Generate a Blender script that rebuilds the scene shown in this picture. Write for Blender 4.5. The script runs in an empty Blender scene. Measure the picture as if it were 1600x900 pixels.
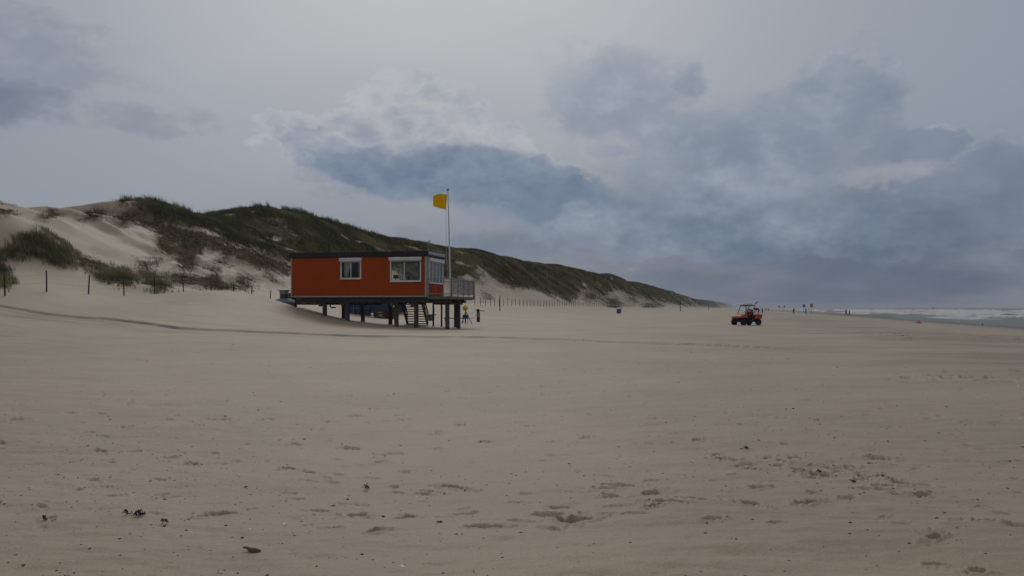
import bpy, bmesh, math, random
import numpy as np
from mathutils import Vector, Matrix

S = bpy.context.scene
F = 1244.0            # focal length in photograph pixels (1600 wide)
HOR = 481.0           # horizon row in the photograph
EYE = 1.6
R = math.radians

# ------------------------------------------------------------------ camera
cam_d = bpy.data.cameras.new("camera")
cam = bpy.data.objects.new("camera", cam_d)
S.collection.objects.link(cam)
cam.location = (0, 0, EYE)
cam.rotation_euler = (R(90), 0, 0)
cam_d.sensor_width = 36.0
cam_d.lens = 36.0 * F / 1600.0
cam_d.shift_y = (HOR - 450.0) / 1600.0
cam_d.clip_start = 0.1
cam_d.clip_end = 30000
S.camera = cam

# ------------------------------------------------------------------ exposure
S.view_settings.view_transform = 'Standard'
S.view_settings.look = 'None'
S.view_settings.exposure = 0.0
S.view_settings.gamma = 1.0
S.view_settings.use_curve_mapping = False
S.cycles.use_denoising = True
S.cycles.max_bounces = 6
S.cycles.transparent_max_bounces = 12
S.cycles.volume_bounces = 0

SUN_EL, SUN_AZ = 42.0, -8.0       # the veiled sun stands ahead, slightly to the left

# ------------------------------------------------------------------ sun
sun_d = bpy.data.lights.new("sun", 'SUN')
sun_d.energy = 0.6
sun_d.angle = R(24)
sun_d.color = (1.0, 0.95, 0.88)
sun = bpy.data.objects.new("sun", sun_d)
S.collection.objects.link(sun)
_d = Vector((math.sin(R(SUN_AZ)) * math.cos(R(SUN_EL)), math.cos(R(SUN_AZ)) * math.cos(R(SUN_EL)), math.sin(R(SUN_EL))))
sun.rotation_euler = _d.to_track_quat('Z', 'Y').to_euler()


def lin(r, g, b):
    f = lambda c: (c / 255 / 12.92) if c / 255 <= 0.04045 else ((c / 255 + 0.055) / 1.055) ** 2.4
    return (f(r), f(g), f(b), 1.0)


class NT:
    """small helper for building node trees"""
    def __init__(self, tree):
        self.t = tree
        self.n = tree.nodes
        self.l = tree.links

    def node(self, typ, **kw):
        n = self.n.new(typ)
        for k, v in kw.items():
            setattr(n, k, v)
        return n

    def put(self, sock, v):
        if isinstance(v, bpy.types.NodeSocket):
            self.l.new(v, sock)
        elif v is not None:
            if hasattr(sock.default_value, '__len__') and not hasattr(v, '__len__'):
                v = (v,) * len(sock.default_value)
            sock.default_value = v

    def m(self, op, a, b=None, c=None, clamp=False):
        n = self.node('ShaderNodeMath', operation=op, use_clamp=clamp)
        for i, v in enumerate((a, b, c)):
            if v is not None:
                self.put(n.inputs[i], v)
        return n.outputs[0]

    def add(self, *a):
        r = a[0]
        for x in a[1:]:
            r = self.m('ADD', r, x)
        return r

    def mul(self, *a):
        r = a[0]
        for x in a[1:]:
            r = self.m('MULTIPLY', r, x)
        return r

    def mx(self, a, b):
        return self.m('MAXIMUM', a, b)

    def ss(self, v, lo, hi, a=0.0, b=1.0):
        n = self.node('ShaderNodeMapRange', interpolation_type='SMOOTHSTEP')
        self.put(n.inputs[0], v)
        for i, x in enumerate((lo, hi, a, b)):
            self.put(n.inputs[i + 1], x)
        return n.outputs[0]

    def lerp(self, v, lo, hi, a=0.0, b=1.0):
        n = self.node('ShaderNodeMapRange')
        self.put(n.inputs[0], v)
        for i, x in enumerate((lo, hi, a, b)):
            self.put(n.inputs[i + 1], x)
        return n.outputs[0]

    def mix(self, f, a, b, blend='MIX'):
        n = self.node('ShaderNodeMix', data_type='RGBA', blend_type=blend)
        self.put(n.inputs[0], f)
        self.put(n.inputs[6], a)
        self.put(n.inputs[7], b)
        return n.outputs[2]

    def noise(self, vec, scale, detail=4, rough=0.5, dist=0.0, col=False, dims='3D'):
        n = self.node('ShaderNodeTexNoise', noise_dimensions=dims)
        if vec is not None:
            self.put(n.inputs['Vector'], vec)
        n.inputs['Scale'].default_value = scale
        n.inputs['Detail'].default_value = detail
        n.inputs['Roughness'].default_value = rough
        n.inputs['Distortion'].default_value = dist
        return n.outputs[1 if col else 0]

    def sep(self, v):
        n = self.node('ShaderNodeSeparateXYZ')
        self.put(n.inputs[0], v)
        return n.outputs

    def comb(self, x, y, z):
        n = self.node('ShaderNodeCombineXYZ')
        for i, v in enumerate((x, y, z)):
            self.put(n.inputs[i], v)
        return n.outputs[0]


# ------------------------------------------------------------------ sky: Nishita under broken grey cloud
def build_sky():
    w = bpy.data.worlds.new("World")
    S.world = w
    w.use_nodes = True
    w.node_tree.nodes.clear()
    N = NT(w.node_tree)
    tc = N.node('ShaderNodeTexCoord')
    d = tc.outputs['Generated']
    dx, dy, dz = N.sep(d)
    az = N.mul(N.m('ARCTAN2', dx, dy), 57.29578)
    el = N.mul(N.m('ARCSINE', dz), 57.29578)
    sky = N.node('ShaderNodeTexSky', sky_type='NISHITA')
    sky.sun_disc = False
    sky.sun_elevation = R(SUN_EL)
    sky.sun_rotation = R(SUN_AZ)
    sky.dust_density = 3.0
    clear = N.mix(1.0, sky.outputs[0], (0.1, 0.1, 0.1, 1), 'MULTIPLY')

    # wind-torn distortion of the directions the clouds are looked up with
    stretched = N.comb(dx, dy, N.mul(dz, 1.7))
    w1 = N.sep(N.noise(stretched, 5.0, 7, 0.58, col=True))
    w2 = N.sep(N.noise(stretched, 17.0, 8, 0.6, col=True))
    azw = N.add(az, N.mul(N.m('SUBTRACT', w1[0], 0.5), 13.0), N.mul(N.m('SUBTRACT', w2[0], 0.5), 5.0))
    elw = N.add(el, N.mul(N.m('SUBTRACT', w1[1], 0.5), 7.0), N.mul(N.m('SUBTRACT', w2[1], 0.5), 3.4))
    fine = N.noise(stretched, 26.0, 10, 0.66)
    billow = N.m('SUBTRACT', 1.0, N.m('ABSOLUTE', N.mul(N.m('SUBTRACT', N.noise(stretched, 20.0, 4, 0.55), 0.5), 3.4)))
    mid = N.noise(stretched, 9.0, 8, 0.55)
    broad = N.noise(stretched, 3.2, 5, 0.5)

    def aze(px, py):
        a = math.atan((px - 800) / F)
        return math.degrees(a), math.degrees(math.atan((HOR - py) / F * math.cos(a)))

    def blob(px, py, rx, ry, a=None, e=None):
        a0, e0 = aze(px, py)
        ra = rx / F * 57.3 * 0.95
        re = ry / F * 57.3 * 0.95
        u = N.m('POWER', N.m('ABSOLUTE', N.mul(N.m('SUBTRACT', azw if a is None else a, a0), 1 / ra)), 2.0)
        v = N.m('POWER', N.m('ABSOLUTE', N.mul(N.m('SUBTRACT', elw if e is None else e, e0), 1 / re)), 2.0)
        return N.m('SUBTRACT', 1.0, N.add(u, v))

    def blobs(lst, **k):
        r = None
        for b in lst:
            x = blob(*b, **k)
            r = x if r is None else N.mx(r, x)
        return r

    # high veil: brightest around the hidden sun, darker and bluer to the right and low down
    a_s, e_s = -4.0, 30.0
    dist = N.m('SQRT', N.add(N.m('POWER', N.mul(N.m('SUBTRACT', az, a_s), 0.85), 2.0), N.m('POWER', N.m('SUBTRACT', el, e_s), 2.0)))
    glow = N.ss(dist, 2.0, 39.0, 1.0, 0.0)
    veil = N.mix(glow, lin(131, 141, 155), lin(183, 184, 187))
    low = N.ss(el, -2.0, N.lerp(az, -30.0, 30.0, 17.0, 16.0), 1.0, 0.0)
    veil = N.mix(N.mul(low, 0.92), veil, N.mix(N.ss(az, -30.0, 30.0), lin(132, 139, 151), lin(80, 92, 111)))
    veil = N.mix(N.mul(N.ss(az, 3.0, 34.0), 0.4), veil, lin(150, 158, 168))
    veil = N.mix(N.mul(N.ss(N.add(blob(600, 200, 330, 120, az, el), 0.0), -0.2, 0.9), 0.5), veil, lin(150, 155, 165))
    veil = N.mix(N.ss(broad, 0.35, 0.75, 0.0, 0.22), veil, lin(150, 155, 166))
    col = N.mix(0.94, clear, veil)

    # torn dark scraps, upper left
    m = blobs([(-10, 135, 130, 52), (110, 105, 90, 28), (215, 185, 70, 20), (40, 60, 120, 30)])
    m = N.ss(N.add(m, N.mul(N.m('SUBTRACT', fine, 0.5), 2.6), N.mul(N.m('SUBTRACT', mid, 0.5), 1.6)), -0.7, 1.3)
    col = N.mix(N.mul(m, 0.46), col, lin(118, 128, 146))
    m = blobs([(10, 150, 95, 34)])
    m = N.ss(N.add(m, N.mul(N.m('SUBTRACT', mid, 0.5), 2.2)), -0.5, 1.4)
    col = N.mix(N.mul(m, 0.75), col, lin(98, 110, 130))

    # distant low band of cloud along the horizon, in flat layers
    layers = N.noise(N.comb(dx, dy, N.mul(dz, 4.0)), 4.0, 7, 0.6)
    lowband = N.ss(N.add(el, N.mul(N.m('SUBTRACT', mid, 0.5), 5.0)), 4.0, 9.5, 1.0, 0.0)
    lowband = N.mul(lowband, N.ss(az, -26.0, -2.0))
    col = N.mix(N.mul(lowband, N.ss(layers, 0.30, 0.64), 0.75), col, N.mix(N.ss(az, 0.0, 30.0), lin(104, 118, 138), lin(78, 92, 114)))
    col = N.mix(N.mul(lowband, N.ss(layers, 0.55, 0.34), 0.22), col, lin(132, 139, 150))

    # large ragged blue-grey mass, right of centre
    big = blobs([(985, 150, 125, 75), (1090, 110, 45, 30), (1050, 215, 90, 60), (1150, 250, 230, 95), (1310, 165, 90, 75), (1400, 240, 80, 50),
                 (1080, 330, 250, 60), (1540, 300, 110, 75), (1330, 350, 260, 60)])
    d_ = N.add(big, N.mul(N.m('SUBTRACT', fine, 0.5), 2.4), N.mul(N.m('SUBTRACT', mid, 0.5), 1.6))
    m = N.ss(d_, -0.6, 1.0)
    sh = N.add(N.mul(N.m('SUBTRACT', mid, 0.5), 2.3), N.mul(N.m('SUBTRACT', fine, 0.5), 1.6), N.lerp(el, 3.0, 17.0, 0.34, 0.6))
    sh = N.m('ADD', sh, 0.0, clamp=True)
    c = N.mix(sh, lin(95, 115, 140), lin(152, 162, 176))
    c = N.mix(N.mul(N.ss(az, 16.0, 33.0), 0.55), c, lin(94, 108, 130))
    col = N.mix(N.mul(m, 0.68), col, c)
    # thin bright edges
    rim = N.mul(N.ss(d_, -0.3, 0.02), N.ss(d_, 0.5, 0.1), N.ss(mid, 0.42, 0.62))
    col = N.mix(N.mul(rim, N.ss(el, 6.0, 11.0, 0.12, 0.45)), col, lin(172, 175, 182))
    # gap of pale light
    gap = N.ss(N.add(blob(1385, 285, 75, 26), N.mul(N.m('SUBTRACT', fine, 0.5), 1.4)), -0.2, 0.9)
    col = N.mix(N.mul(gap, 0.5), col, lin(160, 163, 170))

    # the cumulus behind the hut: pale heaped top, soft dark-blue base
    cu = blobs([(596, 192, 84, 66), (690, 205, 98, 66), (515, 232, 84, 44), (440, 222, 66, 34), (765, 250, 84, 50), (640, 262, 200, 60), (845, 292, 60, 30)])
    d_ = N.add(cu, N.mul(N.m('SUBTRACT', fine, 0.5), 1.5), N.mul(N.m('SUBTRACT', billow, 0.55), 0.5))
    m = N.ss(d_, -0.10, 0.45)
    lump = N.add(N.mul(N.m('SUBTRACT', mid, 0.5), 1.7), N.mul(N.m('SUBTRACT', billow, 0.55), 0.5), N.mul(N.m('SUBTRACT', fine, 0.5), 0.8))
    hi = N.ss(el, N.add(aze(650, 285)[1], N.mul(lump, -1.6)), N.add(aze(650, 185)[1], N.mul(lump, -1.6)))
    c = N.mix(N.ss(lump, -0.35, 0.4), N.mix(hi, lin(122, 137, 158), lin(153, 159, 171)), N.mix(hi, lin(148, 158, 173), lin(181, 183, 187)))
    edge = N.ss(d_, 0.55, 0.0)
    c = N.mix(N.mul(edge, 0.6), c, lin(188, 189, 192))
    col = N.mix(N.mul(m, 0.92), col, c)
    dk = blobs([(660, 288, 170, 34), (800, 308, 112, 36), (580, 284, 72, 20), (880, 306, 60, 26), (720, 266, 80, 26)])
    d_ = N.add(dk, N.mul(lump, 1.2))
    m = N.ss(d_, -1.1, 0.9)
    c = N.mix(N.ss(lump, -0.4, 0.5), lin(98, 115, 139), lin(126, 140, 159))
    col = N.mix(N.mul(m, 0.9), col, c)
    # paler band below its base
    pb = N.ss(N.add(blob(620, 345, 260, 32), N.mul(N.m('SUBTRACT', mid, 0.5), 1.2)), -0.1, 1.0)
    col = N.mix(N.mul(pb, 0.6), col, lin(145, 152, 163))
    pb = N.ss(N.add(blob(870, 315, 130, 30), N.mul(N.m('SUBTRACT', mid, 0.5), 1.5)), 0.0, 1.0)
    col = N.mix(N.mul(pb, 0.5), col, lin(104, 120, 144))

    # sky out of the picture (behind and overhead): even grey overcast
    back = N.ss(N.m('ABSOLUTE', az), 50.0, 100.0)
    up = N.ss(el, 24.0, 40.0)
    col = N.mix(back, col, lin(128, 134, 146))
    col = N.mix(N.mul(up, 0.9), col, N.mix(glow, lin(168, 172, 180), lin(202, 200, 198)))
    bg = N.node('ShaderNodeBackground')
    N.put(bg.inputs[0], N.mix(1.0, col, (10, 10, 10, 1), 'MULTIPLY'))
    bg.inputs[1].default_value = 0.1
    out = N.node('ShaderNodeOutputWorld')
    N.l.new(bg.outputs[0], out.inputs[0])


build_sky()

# ------------------------------------------------------------------ helpers
rng = np.random.default_rng(7)
random.seed(7)
TH = math.atan(350.0 / F)           # the coast runs 15.7 degrees right of straight ahead
CT, ST = math.cos(TH), math.sin(TH)


def st_of(X, Y):
    return X * ST + Y * CT, X * CT - Y * ST


def xy_of(s, t):
    return s * ST + t * CT, s * CT - t * ST


def vnoise(x, y, seed=0):
    xi = np.floor(x).astype(np.int64)
    yi = np.floor(y).astype(np.int64)
    fx, fy = x - xi, y - yi
    fx = fx * fx * fx * (fx * (fx * 6 - 15) + 10)
    fy = fy * fy * fy * (fy * (fy * 6 - 15) + 10)

    def h(a, b):
        n = (a * 374761393 + b * 668265263 + seed * 1442695041) & 0xFFFFFFFF
        n = ((n ^ (n >> 13)) * 1274126177) & 0xFFFFFFFF
        n = (n ^ (n >> 16)) & 0xFFFFFFFF
        n = (n * 2246822519) & 0xFFFFFFFF
        n = n ^ (n >> 15)
        return (n & 0xFFFFFF) / float(0xFFFFFF)
    a = h(xi, yi) * (1 - fx) + h(xi + 1, yi) * fx
    b = h(xi, yi + 1) * (1 - fx) + h(xi + 1, yi + 1) * fx
    return a * (1 - fy) + b * fy - 0.5


def fbm(x, y, octv=4, seed=0, gain=0.5):
    r = 0.0
    a = 1.0
    for i in range(octv):
        r = r + a * vnoise(x * 2 ** i + 17.3 * i, y * 2 ** i - 9.1 * i, seed + i)
        a *= gain
    return r


def sstep(x, a, b):
    k = np.clip((x - a) / (b - a), 0, 1)
    return k * k * (3 - 2 * k)


def gauss(X, Y, cx, cy, sx, sy, rot=0.0):
    dx, dy = X - cx, Y - cy
    c, s = math.cos(rot), math.sin(rot)
    u, v = dx * c + dy * s, -dx * s + dy * c
    return np.exp(-(u / sx) ** 2 - (v / sy) ** 2)


def project(X, Y, Z):
    Yc = np.maximum(Y, 0.05)
    return 800 + F * X / Yc, HOR - F * (Z - EYE) / Yc


# ------------------------------------------------------------------ height of the land
T_RIDGE = -70.0
_sky = [(-500, 300), (-250, 305), (-60, 308), (0, 312), (32, 327), (62, 330), (80, 321), (98, 334), (125, 341), (150, 333), (180, 342), (198, 331),
        (214, 311), (250, 317), (288, 329), (330, 338), (365, 346), (385, 334), (410, 326), (425, 324), (440, 330), (462, 329), (480, 337),
        (520, 348), (560, 361), (600, 371), (640, 377), (700, 390), (745, 391), (770, 398), (800, 405), (850, 415), (870, 415), (905, 423),
        (935, 430), (950, 429), (975, 440), (1000, 443), (1030, 452), (1060, 461), (1075, 466), (1090, 468.5), (1120, 471), (1140, 474.5)]
_hs, _hh = [], []
for _px, _py in _sky:
    _Y = F * -T_RIDGE / CT / (1150 - _px)
    _X = (_px - 800) / F * _Y
    _hs.append(st_of(_X, _Y)[0])
    _hh.append(EYE + (HOR - _py) / F * _Y)
_hs, _hh = np.array(_hs), np.array(_hh)
_TT = np.array([-46, -42, -38, -34, -30, -25, -20, -10, 0, 12, 22, 30, 36, 45, 60, 120, 400, 4000.0])
_TZ = np.array([2.6, 1.95, 1.2, 0.66, 0.36, 0.16, 0.04, 0.0, 0.0, -0.06, -0.3, -0.62, -0.9, -1.3, -1.9, -3.2, -6, -8.0])
WATER = -0.85


def h_big(X, Y):
    s, t = st_of(X, Y)
    z = np.interp(t, _TT, _TZ)
    z = z + 0.12 * fbm(X / 22, Y / 22, 3, 11) * sstep(t, 30, 10)
    # the wind-blown mound that runs in under the left end of the hut
    z = z + 1.8 * gauss(X, Y, -21, 60, 6.0, 9.0) + 0.7 * gauss(X, Y, -31, 51.5, 4, 4)
    z = z - 0.15 * gauss(X, Y, -3, 62, 6, 7)
    z = z + 0.55 * gauss(X, Y, -1.5, 112, 7, 9) + 0.35 * gauss(X, Y, 8, 150, 6, 10)
    # dune: concave face up to an uneven ridge
    ridge = np.interp(s, _hs, _hh)
    wob = 5.0 * fbm(s / 38, s * 0 + 3.3, 2, 5)
    k = np.clip((-44 - t + wob * 0.6) / (-44 - T_RIDGE), 0, 1.0)
    g = 0.34 * k + 0.66 * (k * k * (3 - 2 * k))
    beyond = np.clip((T_RIDGE - t) / 60, 0, 1)
    zr = np.maximum(ridge - z, 0) * g * (1 - 0.55 * sstep(beyond, 0, 1))
    far = sstep(t, -44, -58)
    rough = sstep(k, 0.05, 0.4)
    amp = 1.0 + np.clip((s - 150) / 300, 0, 2.2)
    zr = zr + rough * (1 - 0.65 * sstep(k, 0.75, 0.98)) * amp * (0.75 * fbm(X / 7, Y / 7, 3, 21) + (0.9 - 0.8 * sstep(s, 100, 75)) * fbm(s / 34, t / 11, 3, 31) * np.clip(1 - abs(k - .5) * 1.6, 0, 1))
    z = np.where(t < -60, np.minimum(z, 2.6), z) + zr
    z = z + 0.5 * fbm(X / 2.6, Y / 1.8, 3, 33) * sstep(s, 62, 72) * sstep(s, 125, 100) * sstep(t, -48, -53) * sstep(t, -71, -66)
    # vegetated hummock at the foot, far left, and its tail
    z = z + 2.5 * gauss(X, Y, -39.5, 64, 3.2, 4) + 1.4 * gauss(X, Y, -44, 65, 3.2, 4) + 0.6 * gauss(X, Y, -34.5, 64.5, 3.0, 3.4) + 0.6 * gauss(X, Y, -29.3, 64, 1.5, 1.8) + 1.0 * gauss(X, Y, -39.5, 55, 2.0, 3)
    # the coast curves out of sight far away: low land beyond the ridge
    z = np.where(t > 30, z + 0.62 * gauss(s, t, 290, 42, 60, 7), z)
    return z


# ---- footprints, hollows, wheel tracks (real dents in the sand)
PRINTS = []      # X, Y, length, width, angle, depth


def flat_at(px, py, z=0.0):
    Y = F * (EYE - z) / (py - HOR)
    return (px - 800) / F * Y, Y


_marks = [(155, 642, 26), (108, 640, 24), (490, 652, 40), (510, 655, 22), (630, 653, 34), (757, 683, 20), (300, 718, 30), (270, 710, 36), (155, 702, 34), (450, 728, 30),
          (545, 692, 30), (0, 690, 36), (205, 627, 22), (340, 650, 34), (340, 624, 30), (265, 650, 20), (420, 650, 26), (555, 648, 30), (120, 655, 22),
          (25, 652, 30), (460, 689, 22), (820, 662, 24), (860, 687, 26), (720, 662, 22), (1130, 712, 26), (1158, 715, 30), (1165, 724, 34), (1180, 727, 28), (1240, 711, 30), (1248, 730, 36),
          (1262, 723, 22), (1275, 736, 20), (1290, 738, 18), (1300, 726, 44), (1325, 724, 30), (1337, 731, 30), (1367, 742, 36), (1383, 756, 28), (1406, 752, 34), (1442, 770, 44),
          (1385, 721, 30), (1380, 712, 40), (1490, 730, 20), (1270, 777, 24), (1230, 751, 26), (1185, 767, 34), (1090, 786, 46), (1020, 801, 28), (1045, 792, 44), (963, 761, 60), (955, 778, 40),
          (1015, 775, 30), (1170, 792, 40), (900, 817, 60), (880, 814, 34), (1260, 791, 36), (1540, 820, 34), (1460, 846, 40), (1530, 890, 44), (1465, 880, 30), (1045, 663, 24), (1090, 686, 20), (920, 643, 20),
          (640, 807, 30), (710, 762, 40), (590, 833, 36), (330, 806, 50), (1120, 705, 20), (1215, 722, 20), (1350, 735, 24), (1310, 733, 26), (1395, 747, 22), (1258, 741, 22), (1222, 716, 22)]
for _i, (_px, _py, _w) in enumerate(_marks):
    _X, _Y = flat_at(_px, _py)
    L = max(0.13, min(0.29, 0.9 * _w / F * _Y))
    PRINTS.append((_X, _Y, L, L * random.uniform(0.38, 0.6), random.uniform(-0.9, 0.9), random.uniform(0.03, 0.055)))
for _i in range(40):                       # the footprints of passers-by nearer the sea
    _px, _py = random.uniform(1400, 1640), random.gauss(586, 6)
    _X, _Y = flat_at(_px, _py)
    PRINTS.append((_X, _Y, 0.34, 0.2, random.uniform(-0.9, 0.9), random.uniform(0.03, 0.06)))
for _i in range(46):
    _px, _py = random.uniform(1340, 1640), random.gauss(523, 3)
    _X, _Y = flat_at(_px, _py)
    PRINTS.append((_X, _Y, 0.7, 0.5, random.uniform(-0.9, 0.9), random.uniform(0.06, 0.12)))
for _i in range(620):
    _px, _py = random.uniform(-150, 1750), HOR + 20 + 330 * random.random() ** 1.7
    _X, _Y = flat_at(_px, _py)
    PRINTS.append((_X, _Y, (_k := random.uniform(0.10, 0.22) * (0.8 + _Y / 40)), _k * random.uniform(0.35, 0.5), random.uniform(-0.7, 0.7), random.uniform(0.010, 0.028)))

# the vehicle track: two ruts that cross the beach in front of the hut
_trk = []
for _px, _py, _z in [(-260, 470, 1.9), (-120, 475, 1.75), (0, 480, 1.58), (100, 488, 1.32), (200, 497, 1.0), (300, 505, 0.76), (400, 512, 0.5), (500, 517, 0.36), (600, 522, 0.24), (700, 526.5, 0.12),
                     (800, 531, 0.03), (900, 535.5, 0), (1000, 539.5, 0), (1100, 542.5, 0)]:
    _Y = 45.0 if abs(_z - EYE) < 0.45 else F * (EYE - _z) / (_py - HOR)
    _trk.append(((_px - 800) / F * _Y, _Y))
TRK = np.array(_trk)
for _i in range(3):
    TRK = np.concatenate([TRK[:1], np.stack([TRK[:-1] * .75 + TRK[1:] * .25, TRK[:-1] * .25 + TRK[1:] * .75], 1).reshape(-1, 2), TRK[-1:]])
TRK = TRK[::2]


def seg_dist(X, Y, P):
    best = np.full(X.shape, 1e9)
    side = np.zeros(X.shape)
    for (ax, ay), (bx, by) in zip(P[:-1], P[1:]):
        vx, vy = bx - ax, by - ay
        L2 = vx * vx + vy * vy
        k = np.clip(((X - ax) * vx + (Y - ay) * vy) / L2, 0, 1)
        qx, qy = X - ax - k * vx, Y - ay - k * vy
        d = np.sqrt(qx * qx + qy * qy)
        sd = np.sign(qx * -vy + qy * vx)
        u = d < best
        best = np.where(u, d, best)
        side = np.where(u, sd, side)
    return best * side


def h_detail(X, Y):
    """small relief of the open sand; also returns the shade painted dark into prints and track"""
    X = np.atleast_1d(np.asarray(X, float))
    Y = np.atleast_1d(np.asarray(Y, float))
    r = np.hypot(X, Y)
    s, t = st_of(X, Y)
    open_sand = sstep(t, -44, -38) * sstep(t, 34, 26)
    dz = np.zeros_like(X)
    damp_and_shade = np.zeros_like(X)
    # wind streaks blowing from the right, a hand long, and softer swells
    near = sstep(r, 60, 25)
    dz = dz + open_sand * (0.042 * fbm(X / 1.7 + Y * .1, Y / 0.7, 4, 41) * near + 0.05 * fbm(X / 6.0, Y / 2.2, 3, 43) + 0.016 * fbm(X / 0.42, Y / 0.15, 3, 45) * sstep(r, 24, 10))
    m = (r < 75) & (Y > 1)
    idx = np.nonzero(m)[0]
    if len(idx):
        x, y = X[idx], Y[idx]
        z2 = np.zeros_like(x)
        dp = np.zeros_like(x)
        order = np.argsort(y)
        ys = y[order]
        for (cx, cy, L, W, a, dep) in PRINTS:
            lo, hi = np.searchsorted(ys, [cy - L * 1.5, cy + L * 1.5])
            if hi <= lo:
                continue
            sub = order[lo:hi]
            sx, sy = x[sub] - cx, y[sub] - cy
            k = np.abs(sx) < L * 1.5
            sub, sx, sy = sub[k], sx[k], sy[k]
            ca, sa = math.cos(a), math.sin(a)
            u, v = (sx * ca + sy * sa) / (L / 2), (-sx * sa + sy * ca) / (W / 2)
            w = 1 + 0.9 * fbm(sx * 11 + cx * 3, sy * 11 + cy, 3, 3)
            q = np.sqrt(u * u + v * v) * w
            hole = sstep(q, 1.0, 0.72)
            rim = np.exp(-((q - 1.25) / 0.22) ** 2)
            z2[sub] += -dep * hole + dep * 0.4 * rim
            dp[sub] = np.maximum(dp[sub], hole * min(1, dep / 0.04) * np.clip(0.75 + 1.2 * vnoise(sx * 23 + cx, sy * 23 + cy, 5), 0.15, 1))  # shade inside the print, painted in as darker sand
        # ruts
        d = seg_dist(x, y, TRK) + 0.25 * fbm(x / 3, y / 3, 2, 51)
        fade = sstep(x, 9, 4) * (0.55 + 0.45 * sstep(fbm(x / 5, y / 5, 2, 57), -0.25, 0.15))
        fade = fade * (0.35 + 0.65 * sstep(x, 2, -10))
        for off, dep in ((-0.9, 0.05), (-2.3, 0.05)):
            q = (d - off) / 0.26
            z2 += fade * (-dep * np.exp(-q * q) + dep * 0.7 * np.exp(-((np.abs(q) - 2.0) / 0.7) ** 2))
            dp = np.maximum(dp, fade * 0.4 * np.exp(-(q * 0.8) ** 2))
        hs = np.interp(x, [-30, -12, 0, 10, 14], [0.13, 0.12, 0.11, 0.08, 0.0])
        lip = sstep(d, -0.10, 0.06) * sstep(d, 9.0, 0.5)
        z2 += hs * lip
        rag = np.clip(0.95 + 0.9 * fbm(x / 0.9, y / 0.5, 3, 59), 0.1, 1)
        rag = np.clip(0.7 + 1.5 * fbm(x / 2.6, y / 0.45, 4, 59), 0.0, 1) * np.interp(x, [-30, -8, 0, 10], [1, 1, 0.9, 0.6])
        dp = np.maximum(dp, rag * sstep(hs, 0.0, 0.05) * np.exp(-((d + 0.05) / 0.27) ** 2))  # shadow line of the scarp face, painted into the sand colour
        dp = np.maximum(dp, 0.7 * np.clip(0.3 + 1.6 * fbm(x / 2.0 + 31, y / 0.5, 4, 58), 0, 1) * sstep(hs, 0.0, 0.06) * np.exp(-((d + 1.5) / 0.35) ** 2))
        dz[idx] += z2
        damp_and_shade[idx] = dp
    return dz, damp_and_shade


def hfun(X, Y):
    X = np.atleast_1d(np.asarray(X, float))
    Y = np.atleast_1d(np.asarray(Y, float))
    return h_big(X, Y) + h_detail(X, Y)[0]


def ground(X, Y):
    return float(hfun(X, Y)[0])


def on_ground(px, py, y0=3.5, y1=900.0):
    """where the line of sight through this point of the photograph first meets the land"""
    Y = np.geomspace(y0, y1, 5000)
    X = (px - 800) / F * Y
    Z = EYE + (HOR - py) / F * Y
    hit = np.nonzero(hfun(X, Y) >= Z)[0]
    i = hit[0] if len(hit) else len(Y) - 1
    return float(X[i]), float(Y[i]), ground(X[i], Y[i])


# ------------------------------------------------------------------ where grass grows (outlines taken on the dune face)
def in_poly(px, py, poly):
    res = np.zeros(px.shape, bool)
    n = len(poly)
    for i in range(n):
        x1, y1 = poly[i]
        x2, y2 = poly[(i + 1) % n]
        if y1 == y2:
            continue
        c = (y1 > py) != (y2 > py)
        res ^= c & (px < (x2 - x1) * (py - y1) / (y2 - y1) + x1)
    return res


GREEN = [
    [(274, 366), (285, 367), (284, 379), (272, 378)], [(352, 358), (362, 362), (360, 372), (350, 368)],
    [(-120, 380), (0, 378), (20, 366), (62, 355), (78, 364), (104, 380), (121, 398), (112, 408), (82, 408), (58, 394), (34, 399), (-120, 402)],
    [(146, 414), (180, 417), (204, 419), (216, 428), (206, 436), (188, 434), (164, 432), (152, 424)],
    [(228, 424), (240, 418), (256, 426), (262, 442), (246, 446), (232, 440)],
    [(-80, 405), (10, 408), (16, 436), (-80, 438)],
    [(203, 318), (216, 305), (252, 308), (290, 320), (330, 332), (366, 340), (395, 352), (430, 358), (456, 372), (470, 392), (470, 416), (440, 402), (400, 384), (352, 366), (322, 354), (272, 344), (232, 332)],
    [(368, 338), (384, 324), (410, 318), (432, 318), (446, 326), (470, 324), (478, 330), (474, 346), (456, 356), (440, 340), (424, 336), (400, 342), (386, 348)],
    [(474, 328), (520, 338), (560, 352), (640, 368), (700, 382), (746, 382), (800, 396), (870, 406), (950, 420), (1000, 434), (1060, 452), (1080, 462), (1070, 467), (1040, 464), (1010, 458), (985, 452),
     (960, 450), (945, 460), (925, 452), (905, 448), (898, 462), (885, 466), (868, 458), (850, 452), (838, 446), (815, 446), (800, 444), (788, 440), (770, 428), (752, 414), (740, 410),
     (742, 430), (746, 438), (730, 436), (716, 428), (700, 432), (660, 442), (638, 438), (629, 420), (612, 408), (592, 410), (540, 432), (470, 420), (462, 392), (466, 360)],
    [(968, 446), (1010, 458), (1050, 466), (1090, 471), (1140, 476), (1140, 479), (1070, 474), (1020, 468), (980, 458)],
]
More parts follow.
